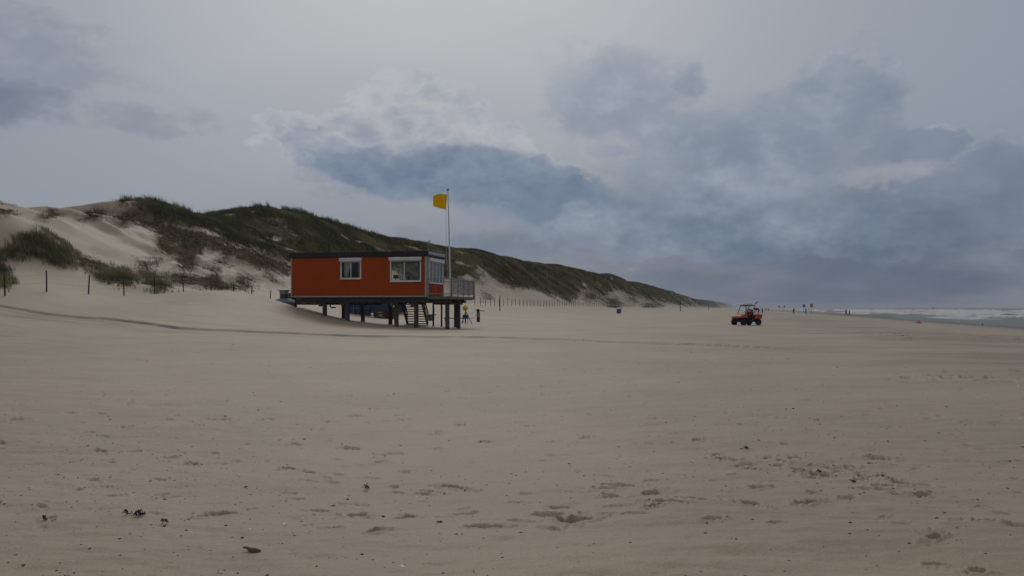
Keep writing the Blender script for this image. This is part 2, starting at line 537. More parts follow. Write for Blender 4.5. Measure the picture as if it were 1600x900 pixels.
BROWN = [
    [(-60, 305), (0, 308), (36, 326), (20, 326), (-60, 326)], [(0, 326), (10, 329), (0, 331)],
    [(60, 338), (66, 330), (80, 318), (95, 324), (92, 330), (76, 332), (68, 340)], [(122, 336), (135, 326), (150, 322), (185, 330), (186, 334), (160, 332), (150, 336), (134, 336)],
    [(112, 390), (130, 395), (152, 403), (184, 414), (168, 418), (140, 412), (118, 403)],
    [(180, 348), (202, 322), (232, 332), (275, 345), (330, 356), (360, 372), (400, 388), (450, 408), (458, 424), (432, 420), (398, 412), (372, 400), (345, 384), (318, 382), (302, 396), (264, 394), (246, 384), (254, 362), (232, 346)],
    [(385, 345), (425, 334), (456, 356), (474, 346), (466, 400), (440, 372), (400, 356)],
    [(208, 402), (228, 400), (250, 396), (258, 404), (230, 408)], [(202, 416), (220, 411), (248, 416), (230, 420)],
    [(270, 400), (300, 398), (310, 410), (286, 414)], [(320, 408), (336, 412), (352, 430), (330, 426)], [(366, 424), (384, 426), (402, 438), (388, 442), (372, 432)], [(398, 420), (420, 426), (446, 444), (426, 440)],
    [(262, 420), (330, 428), (372, 440), (398, 446), (340, 446), (262, 434)],
    [(752, 452), (760, 456), (766, 466), (756, 464)], [(744, 420), (756, 430), (760, 440), (748, 436)],
    [(860, 430), (885, 440), (892, 454), (872, 448)],
    [(905, 455), (930, 458), (944, 470), (920, 466)], [(940, 462), (962, 466), (974, 474), (950, 474)], [(948, 472), (968, 476), (960, 479)], [(975, 460), (990, 464), (1000, 473), (982, 470)],
    [(1000, 474), (1030, 472), (1036, 477), (1006, 479)], [(880, 462), (900, 468), (896, 471)],
    [(330, 392), (352, 398), (362, 410), (340, 406)],
]


def veg_at(X, Y, Z, jit=None):
    px, py = project(X, Y, Z + 0.42)
    if jit is not None:
        px, py = px + jit[0], py + jit[1]
    s, t = st_of(X, Y)
    wx = px + 9 * fbm(X / 3.0, Y / 3.0, 3, 61) + 6 * fbm(X / 1.1, Y / 1.1, 2, 63)
    wy = py + 5 * fbm(X / 3.0 + 40, Y / 3.0, 3, 65) + 4 * fbm(X / 1.1 - 9, Y / 1.1, 2, 67)
    ok = (t < -39) & (Y > 15)
    g = np.zeros(px.shape)
    b = np.zeros(px.shape)
    for p in GREEN:
        g = np.maximum(g, in_poly(wx, wy, p))
    for p in BROWN:
        b = np.maximum(b, in_poly(wx, wy, p))
    lee = (t < T_RIDGE - 1.5) & (fbm(X / 9, Y / 9, 3, 69) > -0.25) & (px > 190)
    g = np.where(lee, 1.0, g)
    # blow-outs inside the green: bare slits of sand
    slit = fbm(s / 9.0, t / 2.4, 3, 71)
    g = g * (slit > -0.45)
    # far dunes, past the drawn outlines
    farm = (s > 1100) & (t < -52) & (slit > -0.3)
    g = np.where(farm, 1.0, g)
    ledge = fbm(s / 4.5, Z / 0.55 + t / 3.0, 3, 73)
    b = b * (1 - g) * ((ledge > -0.36) | (t > -50))
    return g * ok, b * ok


# ------------------------------------------------------------------ the land: one sheet to the horizon
def new_mesh(name, verts, faces, mat=None, parent=None, smooth=False, mids=None, link=True):
    me = bpy.data.meshes.new(name)
    verts = np.asarray(verts, np.float32)
    if isinstance(faces, np.ndarray):
        n, k = faces.shape
        me.vertices.add(len(verts))
        me.vertices.foreach_set('co', verts.ravel())
        me.loops.add(n * k)
        me.loops.foreach_set('vertex_index', faces.astype(np.int32).ravel())
        me.polygons.add(n)
        me.polygons.foreach_set('loop_start', np.arange(0, n * k, k, dtype=np.int32))
        me.polygons.foreach_set('loop_total', np.full(n, k, np.int32))
        me.update(calc_edges=True)
    else:
        me.from_pydata([tuple(v) for v in verts], [], faces)
    if mat is not None:
        for m_ in (mat if isinstance(mat, (list, tuple)) else [mat]):
            me.materials.append(m_)
    if mids is not None:
        me.polygons.foreach_set('material_index', np.asarray(mids, np.int32))
    if smooth:
        me.polygons.foreach_set('use_smooth', np.ones(len(me.polygons), bool))
    me.update()
    o = bpy.data.objects.new(name, me)
    if link:
        S.collection.objects.link(o)
    if parent is not None:
        o.parent = parent
    return o


def attr(o, name, vals):
    a = o.data.attributes.new(name, 'FLOAT', 'POINT')
    a.data.foreach_set('value', np.asarray(vals, np.float32))


def tag(o, label=None, cat=None, group=None, kind=None):
    if label:
        o['label'] = label
    if cat:
        o['category'] = cat
    if group:
        o['group'] = group
    if kind:
        o['kind'] = kind
    return o


def mat_new(name):
    m = bpy.data.materials.new(name)
    m.use_nodes = True
    N = NT(m.node_tree)
    b = N.n['Principled BSDF']
    return m, N, b


def sand_material():
    m, N, b = mat_new('sand')
    P = N.node('ShaderNodeNewGeometry').outputs['Position']
    at = lambda n: N.node('ShaderNodeAttribute', attribute_name=n).outputs['Fac']
    damp_and_shade, wet, veg, brn = at('damp_and_shade'), at('wet'), at('veg'), at('brown')
    n1 = N.noise(P, 0.16, 5, 0.6)
    n2 = N.noise(P, 1.3, 5, 0.6)
    n3 = N.noise(P, 60.0, 3, 0.7)
    x, y, z = N.sep(P)
    streak = N.noise(N.comb(N.mul(x, 0.35), N.mul(y, 1.6), z), 0.6, 5, 0.6)
    c = N.mix(N.ss(n1, 0.3, 0.7), (0.300, 0.232, 0.150, 1), (0.370, 0.289, 0.192, 1))
    c = N.mix(N.ss(streak, 0.52, 0.8, 0, 0.3), c, (0.230, 0.175, 0.121, 1))
    c = N.mix(N.ss(n2, 0.55, 0.8, 0, 0.3), c, (0.36, 0.286, 0.208, 1))
    c = N.mix(N.ss(n3, 0.35, 0.75, 0.0, 0.42), c, (0.17, 0.135, 0.088, 1))
    c = N.mix(N.ss(N.noise(P, 17.0, 5, 0.7), 0.50, 0.78, 0.0, 0.32), c, (0.18, 0.142, 0.094, 1))
    # shade painted dark in prints and along the track, moist bands, wet sand by the water
    c = N.mix(N.mul(damp_and_shade, 0.8), c, (0.118, 0.086, 0.062, 1))
    c = N.mix(wet, c, (0.085, 0.068, 0.052, 1))
    # humus and dead stems between the tufts
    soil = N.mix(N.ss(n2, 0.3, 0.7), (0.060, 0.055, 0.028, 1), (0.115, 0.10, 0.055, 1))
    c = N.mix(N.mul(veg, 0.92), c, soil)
    bs = N.mix(N.ss(N.noise(P, 2.2, 6, 0.65), 0.42, 0.6), (0.075, 0.054, 0.034, 1), (0.150, 0.112, 0.072, 1))
    c = N.mix(N.mul(brn, 0.93), c, bs)
    N.put(b.inputs['Base Color'], c)
    N.put(b.inputs['Roughness'], N.lerp(wet, 0, 1, 0.62, 0.45))
    N.put(b.inputs['Specular IOR Level'], N.mul(N.lerp(wet, 0, 1, 0.55, 0.25), N.m('SUBTRACT', 1.0, N.mx(veg, brn), clamp=True)))
    bump = N.node('ShaderNodeBump')
    bump.inputs['Strength'].default_value = 0.55
    bump.inputs['Distance'].default_value = 0.02
    hgt = N.add(N.mul(N.noise(P, 9.0, 6, 0.65), 1.1), N.mul(n3, 0.25), N.mul(N.noise(N.comb(N.mul(x, 0.45), N.mul(y, 1.3), z), 5.0, 3, 0.5), 0.9))
    N.put(bump.inputs['Height'], N.mul(hgt, N.lerp(wet, 0, 1, 1, 0.2)))
    N.put(b.inputs['Normal'], bump.outputs[0])
    return m


M_SAND = sand_material()


def build_land():
    fine = np.linspace(-38, 38, 820)
    coarse = np.concatenate([np.arange(40, 60, 1.5), np.arange(60, 301, 8.0), np.arange(300, 322, 1.5)])
    ang = np.radians(np.concatenate([fine, coarse]))
    nA = len(ang)
    inv = 1.0 / np.arange(1 / 30.0, 1 / 3.6, 0.00052)[::-1]
    r = np.concatenate([[0.0, 0.6, 1.4, 2.2, 2.9, 3.3], inv, np.arange(30.15, 58, 0.13), np.arange(58.2, 140, 0.42), np.arange(140.5, 260, 0.9), np.geomspace(262, 26000, 190)])
    r = np.unique(r)
    r[0] = 0.02
    nR = len(r)
    A, Rr = np.meshgrid(ang, r)
    X = (np.sin(A) * Rr).ravel()
    Y = (np.cos(A) * Rr).ravel()
    Z = h_big(X, Y)
    dz, damp_and_shade = h_detail(X, Y)
    Z = Z + dz
    g, b = 0.0, 0.0
    for jx, jy in ((0, 0), (7, 3), (-7, 3), (5, -4), (-5, -4), (0, 7)):
        g_, b_ = veg_at(X, Y, Z, (jx, jy))
        g, b = g + g_ / 6, b + b_ / 6
    b = np.clip(b * 1.5, 0, 1)
    g = np.clip(g * 1.2, 0, 1)
    s, t = st_of(X, Y)
    wet = sstep(Z + 0.10 * fbm(X / 14, Y / 5, 3, 81), WATER + 0.55, WATER + 0.16) * (t > 5)
    band = sstep(fbm(X / 9, Y / 3.0, 4, 83) + 0.55 * np.exp(-((t - 10 - 3 * fbm(s / 20, t * 0, 2, 85)) / 6) ** 2) * sstep(Y, 14, 22), 0.12, 0.7)
    band = band * sstep(t, -4, 5)
    damp_and_shade = np.maximum(damp_and_shade, band * 0.5)
    wrack = sstep(fbm(X / 3.2, Y / 1.0, 4, 87), 0.26, 0.5) * sstep(np.hypot(X, Y), 22, 40) * (t > -38) * (t < 22)
    damp_and_shade = np.maximum(damp_and_shade, wrack * 0.30)
    i = np.arange(nR - 1)[:, None] * nA
    j = np.arange(nA)[None, :]
    j2 = (j + 1) % nA
    f = np.stack([i + j, i + nA + j, i + nA + j2, i + j2], -1).reshape(-1, 4)
    f = f[:, ::-1]
    o = new_mesh('beach', np.stack([X, Y, Z], 1), f, M_SAND, smooth=True)
    attr(o, 'damp_and_shade', damp_and_shade)
    attr(o, 'wet', wet)
    attr(o, 'veg', g)
    attr(o, 'brown', b)
    tag(o, 'pale windblown sand beach rising into grassy dunes', kind='structure')
    return o


land = build_land()


# ------------------------------------------------------------------ marram grass
def grass_material(name, cols, rough=0.7):
    m, N, b = mat_new(name)
    v = N.node('ShaderNodeAttribute', attribute_name='tint').outputs['Fac']
    r = N.node('ShaderNodeValToRGB')
    e = r.color_ramp.elements
    while len(e) < len(cols):
        e.new(0.5)
    for k, c in enumerate(cols):
        e[k].position = k / (len(cols) - 1)
        e[k].color = c
    N.put(r.inputs[0], v)
    N.put(b.inputs['Base Color'], r.outputs[0])
    b.inputs['Roughness'].default_value = rough
    b.inputs['Specular IOR Level'].default_value = 0.2
    return m


def blades(px, py, pz, hgt, nb, spread, lean, width, tint, seed):
    """wind-bent blades: each tuft is nb bent strips; returns verts, faces, tints"""
    g = np.random.default_rng(seed)
    n = len(px)
    rep = np.repeat(np.arange(n), nb)
    k = len(rep)
    a = g.uniform(0, 2 * np.pi, k)
    rad = np.sqrt(g.uniform(0, 1, k)) * spread[rep]
    bx, by = px[rep] + np.cos(a) * rad, py[rep] + np.sin(a) * rad
    bz = pz[rep] - 0.06
    H = hgt[rep] * g.uniform(0.55, 1.1, k)
    dirx = np.cos(a) * 0.35 - lean * g.uniform(0.4, 1.2, k)
    diry = np.sin(a) * 0.35 + g.normal(0, 0.12, k)
    W = width[rep] * g.uniform(0.6, 1.3, k)
    # blades stand at random headings so that they read from any side
    hx, hy = np.cos(a * 7.3), np.sin(a * 7.3)
    m1x, m1y, m1z = bx + dirx * H * 0.22, by + diry * H * 0.22, bz + H * 0.62
    tx, ty, tz = bx + dirx * H * 0.75, by + diry * H * 0.75, bz + H * (0.95 - 0.18 * lean)
    V = np.empty((k, 5, 3), np.float32)
    V[:, 0] = np.stack([bx - hx * W, by - hy * W, bz], 1)
    V[:, 1] = np.stack([bx + hx * W, by + hy * W, bz], 1)
    V[:, 2] = np.stack([m1x + hx * W * .8, m1y + hy * W * .8, m1z], 1)
    V[:, 3] = np.stack([m1x - hx * W * .8, m1y - hy * W * .8, m1z], 1)
    V[:, 4] = np.stack([tx, ty, tz], 1)
    base = np.arange(k)[:, None] * 5
    f1 = base + np.array([[0, 1, 2]])
    f2 = base + np.array([[0, 2, 3]])
    f3 = base + np.array([[3, 2, 4]])
    T = np.repeat(np.clip(tint[rep] + g.normal(0, 0.13, k), 0, 1), 5)
    return V.reshape(-1, 3), np.concatenate([f1, f2, f3]), T


def scatter(n, s0, s1, t0, t1, seed):
    g = np.random.default_rng(seed)
    s = g.uniform(s0, s1, n)
    t = g.uniform(t0, t1, n)
    X, Y = xy_of(s, t)
    px = 800 + F * X / np.maximum(Y, 1)
    k = (px > -140) & (px < 1700) & (Y > 20)
    X, Y = X[k], Y[k]
    Z = hfun(X, Y)
    return X, Y, Z


def grow():
    Vs, Fs, Ts, off = [], [], [], 0
    Vb, Fb, Tb, offb = [], [], [], 0
    zones = [(34, 130, 95000, 0.72, 9, 0.012, 0.24), (130, 330, 80000, 0.85, 8, 0.020, 0.42), (330, 900, 40000, 1.15, 7, 0.05, 0.7), (900, 2600, 16000, 1.6, 6, 0.14, 1.6)]
    for zi, (s0, s1, n, H, nb, w, sp) in enumerate(zones):
        X, Y, Z = scatter(n, s0, s1, -86 if zi else -80, -40, 100 + zi)
        jr = np.random.default_rng(300 + zi)
        jk = 1.0 if zi == 0 else 0.6 / zi
        g, b = veg_at(X, Y, Z, (jr.normal(0, 7 * jk, len(X)), jr.normal(0, 4 * jk, len(X))))
        patch = fbm(X / 6, Y / 6, 3, 91)
        tall = 0.75 + 0.6 * np.clip(fbm(X / 3.5, Y / 3.5, 2, 93) + 0.3, 0, 1)
        k = (g > 0.5)
        rr = np.random.default_rng(zi).uniform(0, 1, len(X))
        k &= rr < np.clip(1.0 + patch, 0.6, 1)
        tint = np.clip(0.5 + 1.25 * patch + 0.7 * fbm(X / 1.7, Y / 1.7, 2, 95), 0.02, 0.98)
        if k.any():
            v, f, T = blades(X[k], Y[k], Z[k], H * tall[k], nb, np.full(k.sum(), sp), 0.75, np.full(k.sum(), w), tint[k], 7 + zi)
            Vs.append(v); Fs.append(f + off); Ts.append(T); off += len(v)
        k = (b > 0.5) & (rr < 0.9) & (fbm(X / 1.6, Y / 1.6, 3, 97) > -0.26)
        if k.any():
            v, f, T = blades(X[k], Y[k], Z[k], H * 0.36 * tall[k], nb, np.full(k.sum(), sp * 1.25), 1.1, np.full(k.sum(), w * 1.1), tint[k] * 0.9, 27 + zi)
            Vb.append(v); Fb.append(f + offb); Tb.append(T); offb += len(v)
    # tall tufts along the crest
    X, Y, Z = scatter(5200, 34, 150, T_RIDGE - 3, T_RIDGE + 5, 190)
    g, b = veg_at(X, Y, Z)
    k = (g > 0.5) & (fbm(X / 2.0, Y / 2.0, 2, 191) > 0.06)
    v, f, T = blades(X[k], Y[k], Z[k], 1.0 + 0.7 * np.random.default_rng(5).random(k.sum()) ** 2, 12, np.full(k.sum(), 0.20), 0.4, np.full(k.sum(), 0.016), np.full(k.sum(), 0.35), 197)
    Vs.append(v); Fs.append(f + off); Ts.append(T); off += len(v)
    mg = grass_material('marram', [(0.050, 0.053, 0.019, 1), (0.096, 0.100, 0.038, 1), (0.155, 0.147, 0.062, 1), (0.26, 0.215, 0.11, 1)])
    o = new_mesh('marram_grass', np.concatenate(Vs), np.concatenate(Fs), mg)
    attr(o, 'tint', np.concatenate(Ts))
    tag(o, 'green marram grass bent by the wind all over the dunes', 'grass', kind='stuff')
    mb = grass_material('dead_marram', [(0.036, 0.027, 0.015, 1), (0.070, 0.052, 0.029, 1), (0.105, 0.084, 0.044, 1), (0.18, 0.135, 0.076, 1)])
    o = new_mesh('dead_grass', np.concatenate(Vb), np.concatenate(Fb), mb)
    attr(o, 'tint', np.concatenate(Tb))
    tag(o, 'brown dead marram and bare roots on the eroded dune face', 'grass', kind='stuff')


grow()


# ------------------------------------------------------------------ sea
def build_sea():
    ang = np.radians(np.concatenate([np.linspace(8, 40, 620), np.arange(41, 180, 3.0)]))
    r = np.concatenate([np.arange(30, 60, 1.0), np.geomspace(60, 700, 520), np.geomspace(706, 26000, 120)])
    A, Rr = np.meshgrid(ang, r)
    X, Y = (np.sin(A) * Rr).ravel(), (np.cos(A) * Rr).ravel()
    s, t = st_of(X, Y)
    # breakers roll in along the coast; each line of crests wanders and breaks up
    wander = 7 * fbm(s / 60, t / 60, 3, 111)
    tt = t + wander
    deep = sstep(t, 38, 70)
    far = sstep(t, 900, 300)
    ph = tt / 15.0 + 1.2 * fbm(s / 140, t / 50, 2, 113)
    saw = ph - np.floor(ph)                     # 0 at the crest's landward foot
    crest = np.exp(-((saw - 0.24) / np.where(saw < 0.24, 0.10, 0.26)) ** 2)
    strength = np.clip(0.55 + 1.3 * fbm(s / 45 + np.floor(ph) * 7.7, np.floor(ph) * 3.1, 3, 117), 0, 1.2)
    z = WATER + far * (deep * (0.85 * crest * (0.35 + strength) + 0.32 * fbm(X / 5, Y / 5, 3, 119)) + 0.05 * fbm(X / 3, Y / 3, 2, 121))
    surf = sstep(t, 430, 150)
    foam = surf * crest * sstep(strength, 0.2, 0.6) * deep * 1.1
    trail = surf * sstep(strength, 0.2, 0.9) * np.exp(-((saw - 0.05) / 0.2) ** 2) * deep
    wash = np.exp(-((t - 58 - 7 * fbm(s / 34, t * 0, 2, 123)) / 7) ** 2) + 0.5 * np.exp(-((t - 46 - 5 * fbm(s / 24, t * 0, 2, 124)) / 2.5) ** 2)
    wash2 = np.exp(-((t - 37 - 3 * fbm(s / 15, t * 0, 2, 125)) / 1.6) ** 2)
    foam = np.clip(foam * 1.0 + trail * 0.5 + wash * 1.0 * sstep(fbm(s / 30, t / 6, 3, 129), -0.3, 0.15) + wash2 * 0.35, 0, 1)
    caps = sstep(fbm(s / 16, t / 5, 3, 127), 0.30, 0.48) * sstep(t, 80, 140) * 0.8
    foam = np.maximum(foam, caps * sstep(t, 2500, 600))
    nA, nR = len(ang), len(r)
    i = np.arange(nR - 1)[:, None] * nA
    j = np.arange(nA - 1)[None, :]
    f = np.stack([i + j + 1, i + nA + j + 1, i + nA + j, i + j], -1).reshape(-1, 4)
    # keep only the water
    keep = (t > 26)
    fm = keep[f].all(1)
    f = f[fm]
    used = np.unique(f)
    remap = np.full(len(X), -1)
    remap[used] = np.arange(len(used))
    m, N, b = mat_new('sea_water')
    P = N.node('ShaderNodeNewGeometry').outputs['Position']
    fo = N.node('ShaderNodeAttribute', attribute_name='foam').outputs['Fac']
    n = N.noise(P, 0.55, 7, 0.68)
    k = N.ss(N.add(fo, N.mul(N.m('SUBTRACT', n, 0.5), 2.4)), 0.42, 0.95)
    N.put(b.inputs['Base Color'], N.mix(k, N.mix(N.noise(P, 0.03, 3), (0.085, 0.098, 0.082, 1), (0.125, 0.132, 0.105, 1)), (0.50, 0.51, 0.51, 1)))
    N.put(b.inputs['Roughness'], N.lerp(k, 0, 1, 0.34, 0.8))
    b.inputs['IOR'].default_value = 1.33
    b.inputs['Specular IOR Level'].default_value = 0.36
    bump = N.node('ShaderNodeBump')
    bump.inputs['Strength'].default_value = 0.8
    bump.inputs['Distance'].default_value = 0.35
    N.put(bump.inputs['Height'], N.noise(P, 0.7, 6, 0.6))
    N.put(b.inputs['Normal'], bump.outputs[0])
    o = new_mesh('sea', np.stack([X, Y, z], 1)[used], remap[f], m, smooth=True)
    attr(o, 'foam', foam[used])
    tag(o, 'grey green sea with lines of white breakers', kind='structure')


build_sea()

# ------------------------------------------------------------------ mesh builder and simple materials
class MB:
    def __init__(self):
        self.v, self.f, self.m = [], [], []

    def poly(self, verts, faces, mi=0, M=None):
        o = len(self.v)
        for p in verts:
            p = Vector(p)
            self.v.append(tuple(M @ p) if M else tuple(p))
        for f in faces:
            self.f.append([o + i for i in f])
            self.m.append(mi)

    def box(self, x0, x1, y0, y1, z0, z1, mi=0, M=None):
        V = [(x0, y0, z0), (x1, y0, z0), (x1, y1, z0), (x0, y1, z0), (x0, y0, z1), (x1, y0, z1), (x1, y1, z1), (x0, y1, z1)]
        self.poly(V, [(0, 3, 2, 1), (4, 5, 6, 7), (0, 1, 5, 4), (1, 2, 6, 5), (2, 3, 7, 6), (3, 0, 4, 7)], mi, M)

    def bar(self, a, b, w, h=None, mi=0, up=(0, 0, 1)):
        """square bar from a to b"""
        a, b = Vector(a), Vector(b)
        d = (b - a).normalized()
        u = Vector(up)
        if abs(d.dot(u)) > 0.98:
            u = Vector((0, 1, 0))
        x = d.cross(u).normalized()
        y = x.cross(d).normalized()
        h = h or w
        V = []
        for p in (a, b):
            for sx, sy in ((-1, -1), (1, -1), (1, 1), (-1, 1)):
                V.append(p + x * sx * w / 2 + y * sy * h / 2)
        self.poly(V, [(0, 1, 2, 3), (7, 6, 5, 4), (0, 4, 5, 1), (1, 5, 6, 2), (2, 6, 7, 3), (3, 7, 4, 0)], mi)

    def tube(self, pts, rad, n=8, mi=0, cap=True):
        pts = [Vector(p) for p in pts]
        if not hasattr(rad, '__len__'):
            rad = [rad] * len(pts)
        o = len(self.v)
        prev = None
        for i, p in enumerate(pts):
            d = (pts[min(i + 1, len(pts) - 1)] - pts[max(i - 1, 0)]).normalized()
            if prev is None:
                u = Vector((0, 0, 1)) if abs(d.z) < 0.9 else Vector((1, 0, 0))
                x = d.cross(u).normalized()
            else:
                x = (prev - d * prev.dot(d)).normalized()
            prev = x
            y = d.cross(x)
            for k in range(n):
                a = 2 * math.pi * k / n
                self.v.append(tuple(p + (x * math.cos(a) + y * math.sin(a)) * rad[i]))
        for i in range(len(pts) - 1):
            for k in range(n):
                a, b = o + i * n + k, o + i * n + (k + 1) % n
                self.f.append([a, b, b + n, a + n])
                self.m.append(mi)
        if cap:
            self.f.append([o + k for k in range(n)][::-1])
            self.f.append([o + (len(pts) - 1) * n + k for k in range(n)])
            self.m += [mi, mi]

    def lathe(self, prof, n=20, mi=0, M=None):
        """prof: (radius, z) from bottom to top"""
        V, Fc = [], []
        for r, z in prof:
            for k in range(n):
                a = 2 * math.pi * k / n
                V.append((r * math.cos(a), r * math.sin(a), z))
        for i in range(len(prof) - 1):
            for k in range(n):
                a, b = i * n + k, i * n + (k + 1) % n
                Fc.append((a, b, b + n, a + n))
        Fc.append(tuple(range(n))[::-1])
        Fc.append(tuple((len(prof) - 1) * n + k for k in range(n)))
        self.poly(V, Fc, mi, M)

    def ellip(self, c, r, n=12, m=8, mi=0):
        V, Fc = [(c[0], c[1], c[2] - r[2])], []
        for i in range(1, m):
            b = -math.pi / 2 + math.pi * i / m
            for k in range(n):
                a = 2 * math.pi * k / n
                V.append((c[0] + r[0] * math.cos(a) * math.cos(b), c[1] + r[1] * math.sin(a) * math.cos(b), c[2] + r[2] * math.sin(b)))
        V.append((c[0], c[1], c[2] + r[2]))
        for k in range(n):
            Fc.append((0, 1 + (k + 1) % n, 1 + k))
            Fc.append((len(V) - 1, len(V) - 1 - n + k, len(V) - 1 - n + (k + 1) % n))
        for i in range(m - 2):
            for k in range(n):
                a, b = 1 + i * n + k, 1 + i * n + (k + 1) % n
                Fc.append((a, b, b + n, a + n))
        self.poly(V, Fc, mi)

    def build(self, name, mat, parent=None, smooth=False, bevel=0.0, angle=40):
        o = new_mesh(name, self.v, self.f, mat, parent, smooth, self.m)
        if bevel:
            b = o.modifiers.new('bevel', 'BEVEL')
            b.width = bevel
            b.segments = 2
            b.limit_method = 'ANGLE'
        if smooth:
            try:
                o.data.set_sharp_from_angle(angle=R(angle))
            except Exception:
                pass
        return o


def empty(name, loc, rz=0.0, label=None, cat=None, group=None):
    o = bpy.data.objects.new(name, None)
    o.empty_display_size = 0.3
    S.collection.objects.link(o)
    o.location = loc
    o.rotation_euler = (0, 0, rz)
    tag(o, label, cat, group)
    return o


def paint(name, col, rough=0.6, metal=0.0, var=0.12, scale=3.0, dirt=None, spec=0.4, streak=False, bump=0.0):
    """procedural paint/wood/metal: a colour with uneven wear, optional dirt tint"""
    m, N, b = mat_new(name)
    P = N.node('ShaderNodeTexCoord').outputs['Object']
    v = P
    if streak:
        x, y, z = N.sep(P)
        v = N.comb(N.mul(x, 3.0), N.mul(y, 3.0), N.mul(z, 0.35))
    n = N.noise(v, scale, 6, 0.62)
    c0 = tuple(col[:3]) + (1,)
    dark = tuple(k * (1 - var * 1.6) for k in col[:3]) + (1,)
    light = tuple(min(1, k * (1 + var)) for k in col[:3]) + (1,)
    c = N.mix(N.ss(n, 0.32, 0.68), dark, light)
    if dirt:
        n2 = N.noise(v, scale * 2.3, 5, 0.7)
        c = N.mix(N.ss(n2, 0.56, 0.75, 0, 0.55), c, tuple(dirt) + (1,))
    N.put(b.inputs['Base Color'], c)
    N.put(b.inputs['Roughness'], N.lerp(n, 0.2, 0.8, max(0.02, rough - 0.1), min(1, rough + 0.1)))
    b.inputs['Metallic'].default_value = metal
    b.inputs['Specular IOR Level'].default_value = spec
    if bump:
        bp = N.node('ShaderNodeBump')
        bp.inputs['Strength'].default_value = bump
        bp.inputs['Distance'].default_value = 0.01
        N.put(bp.inputs['Height'], N.noise(v, scale * 6, 5, 0.6))
        N.put(b.inputs['Normal'], bp.outputs[0])
    return m


def glass_material(refl=0.55):
    m = bpy.data.materials.new('window_glass')
    m.use_nodes = True
    N = NT(m.node_tree)
    N.n.clear()
    tr = N.node('ShaderNodeBsdfTransparent')
    tr.inputs[0].default_value = (0.96, 0.98, 0.97, 1)
    gl = N.node('ShaderNodeBsdfGlossy')
    gl.inputs['Roughness'].default_value = 0.03
    fr = N.node('ShaderNodeFresnel')
    fr.inputs[0].default_value = 1.5
    mx = N.node('ShaderNodeMixShader')
    N.put(mx.inputs[0], N.mul(fr.outputs[0], refl))
    N.l.new(tr.outputs[0], mx.inputs[1])
    N.l.new(gl.outputs[0], mx.inputs[2])
    o = N.node('ShaderNodeOutputMaterial')
    N.l.new(mx.outputs[0], o.inputs[0])
    return m


def flag_material():
    m = bpy.data.materials.new('yellow_cloth')
    m.use_nodes = True
    N = NT(m.node_tree)
    N.n.clear()
    P = N.node('ShaderNodeTexCoord').outputs['Object']
    c = N.mix(N.noise(P, 4.0, 4), (0.80, 0.56, 0.003, 1), (0.88, 0.64, 0.006, 1))
    d = N.node('ShaderNodeBsdfDiffuse')
    t = N.node('ShaderNodeBsdfTranslucent')
    N.put(d.inputs[0], c)
    N.put(t.inputs[0], c)
    mx = N.node('ShaderNodeMixShader')
    mx.inputs[0].default_value = 0.45
    N.l.new(d.outputs[0], mx.inputs[1])
    N.l.new(t.outputs[0], mx.inputs[2])
    o = N.node('ShaderNodeOutputMaterial')
    N.l.new(mx.outputs[0], o.inputs[0])
    return m


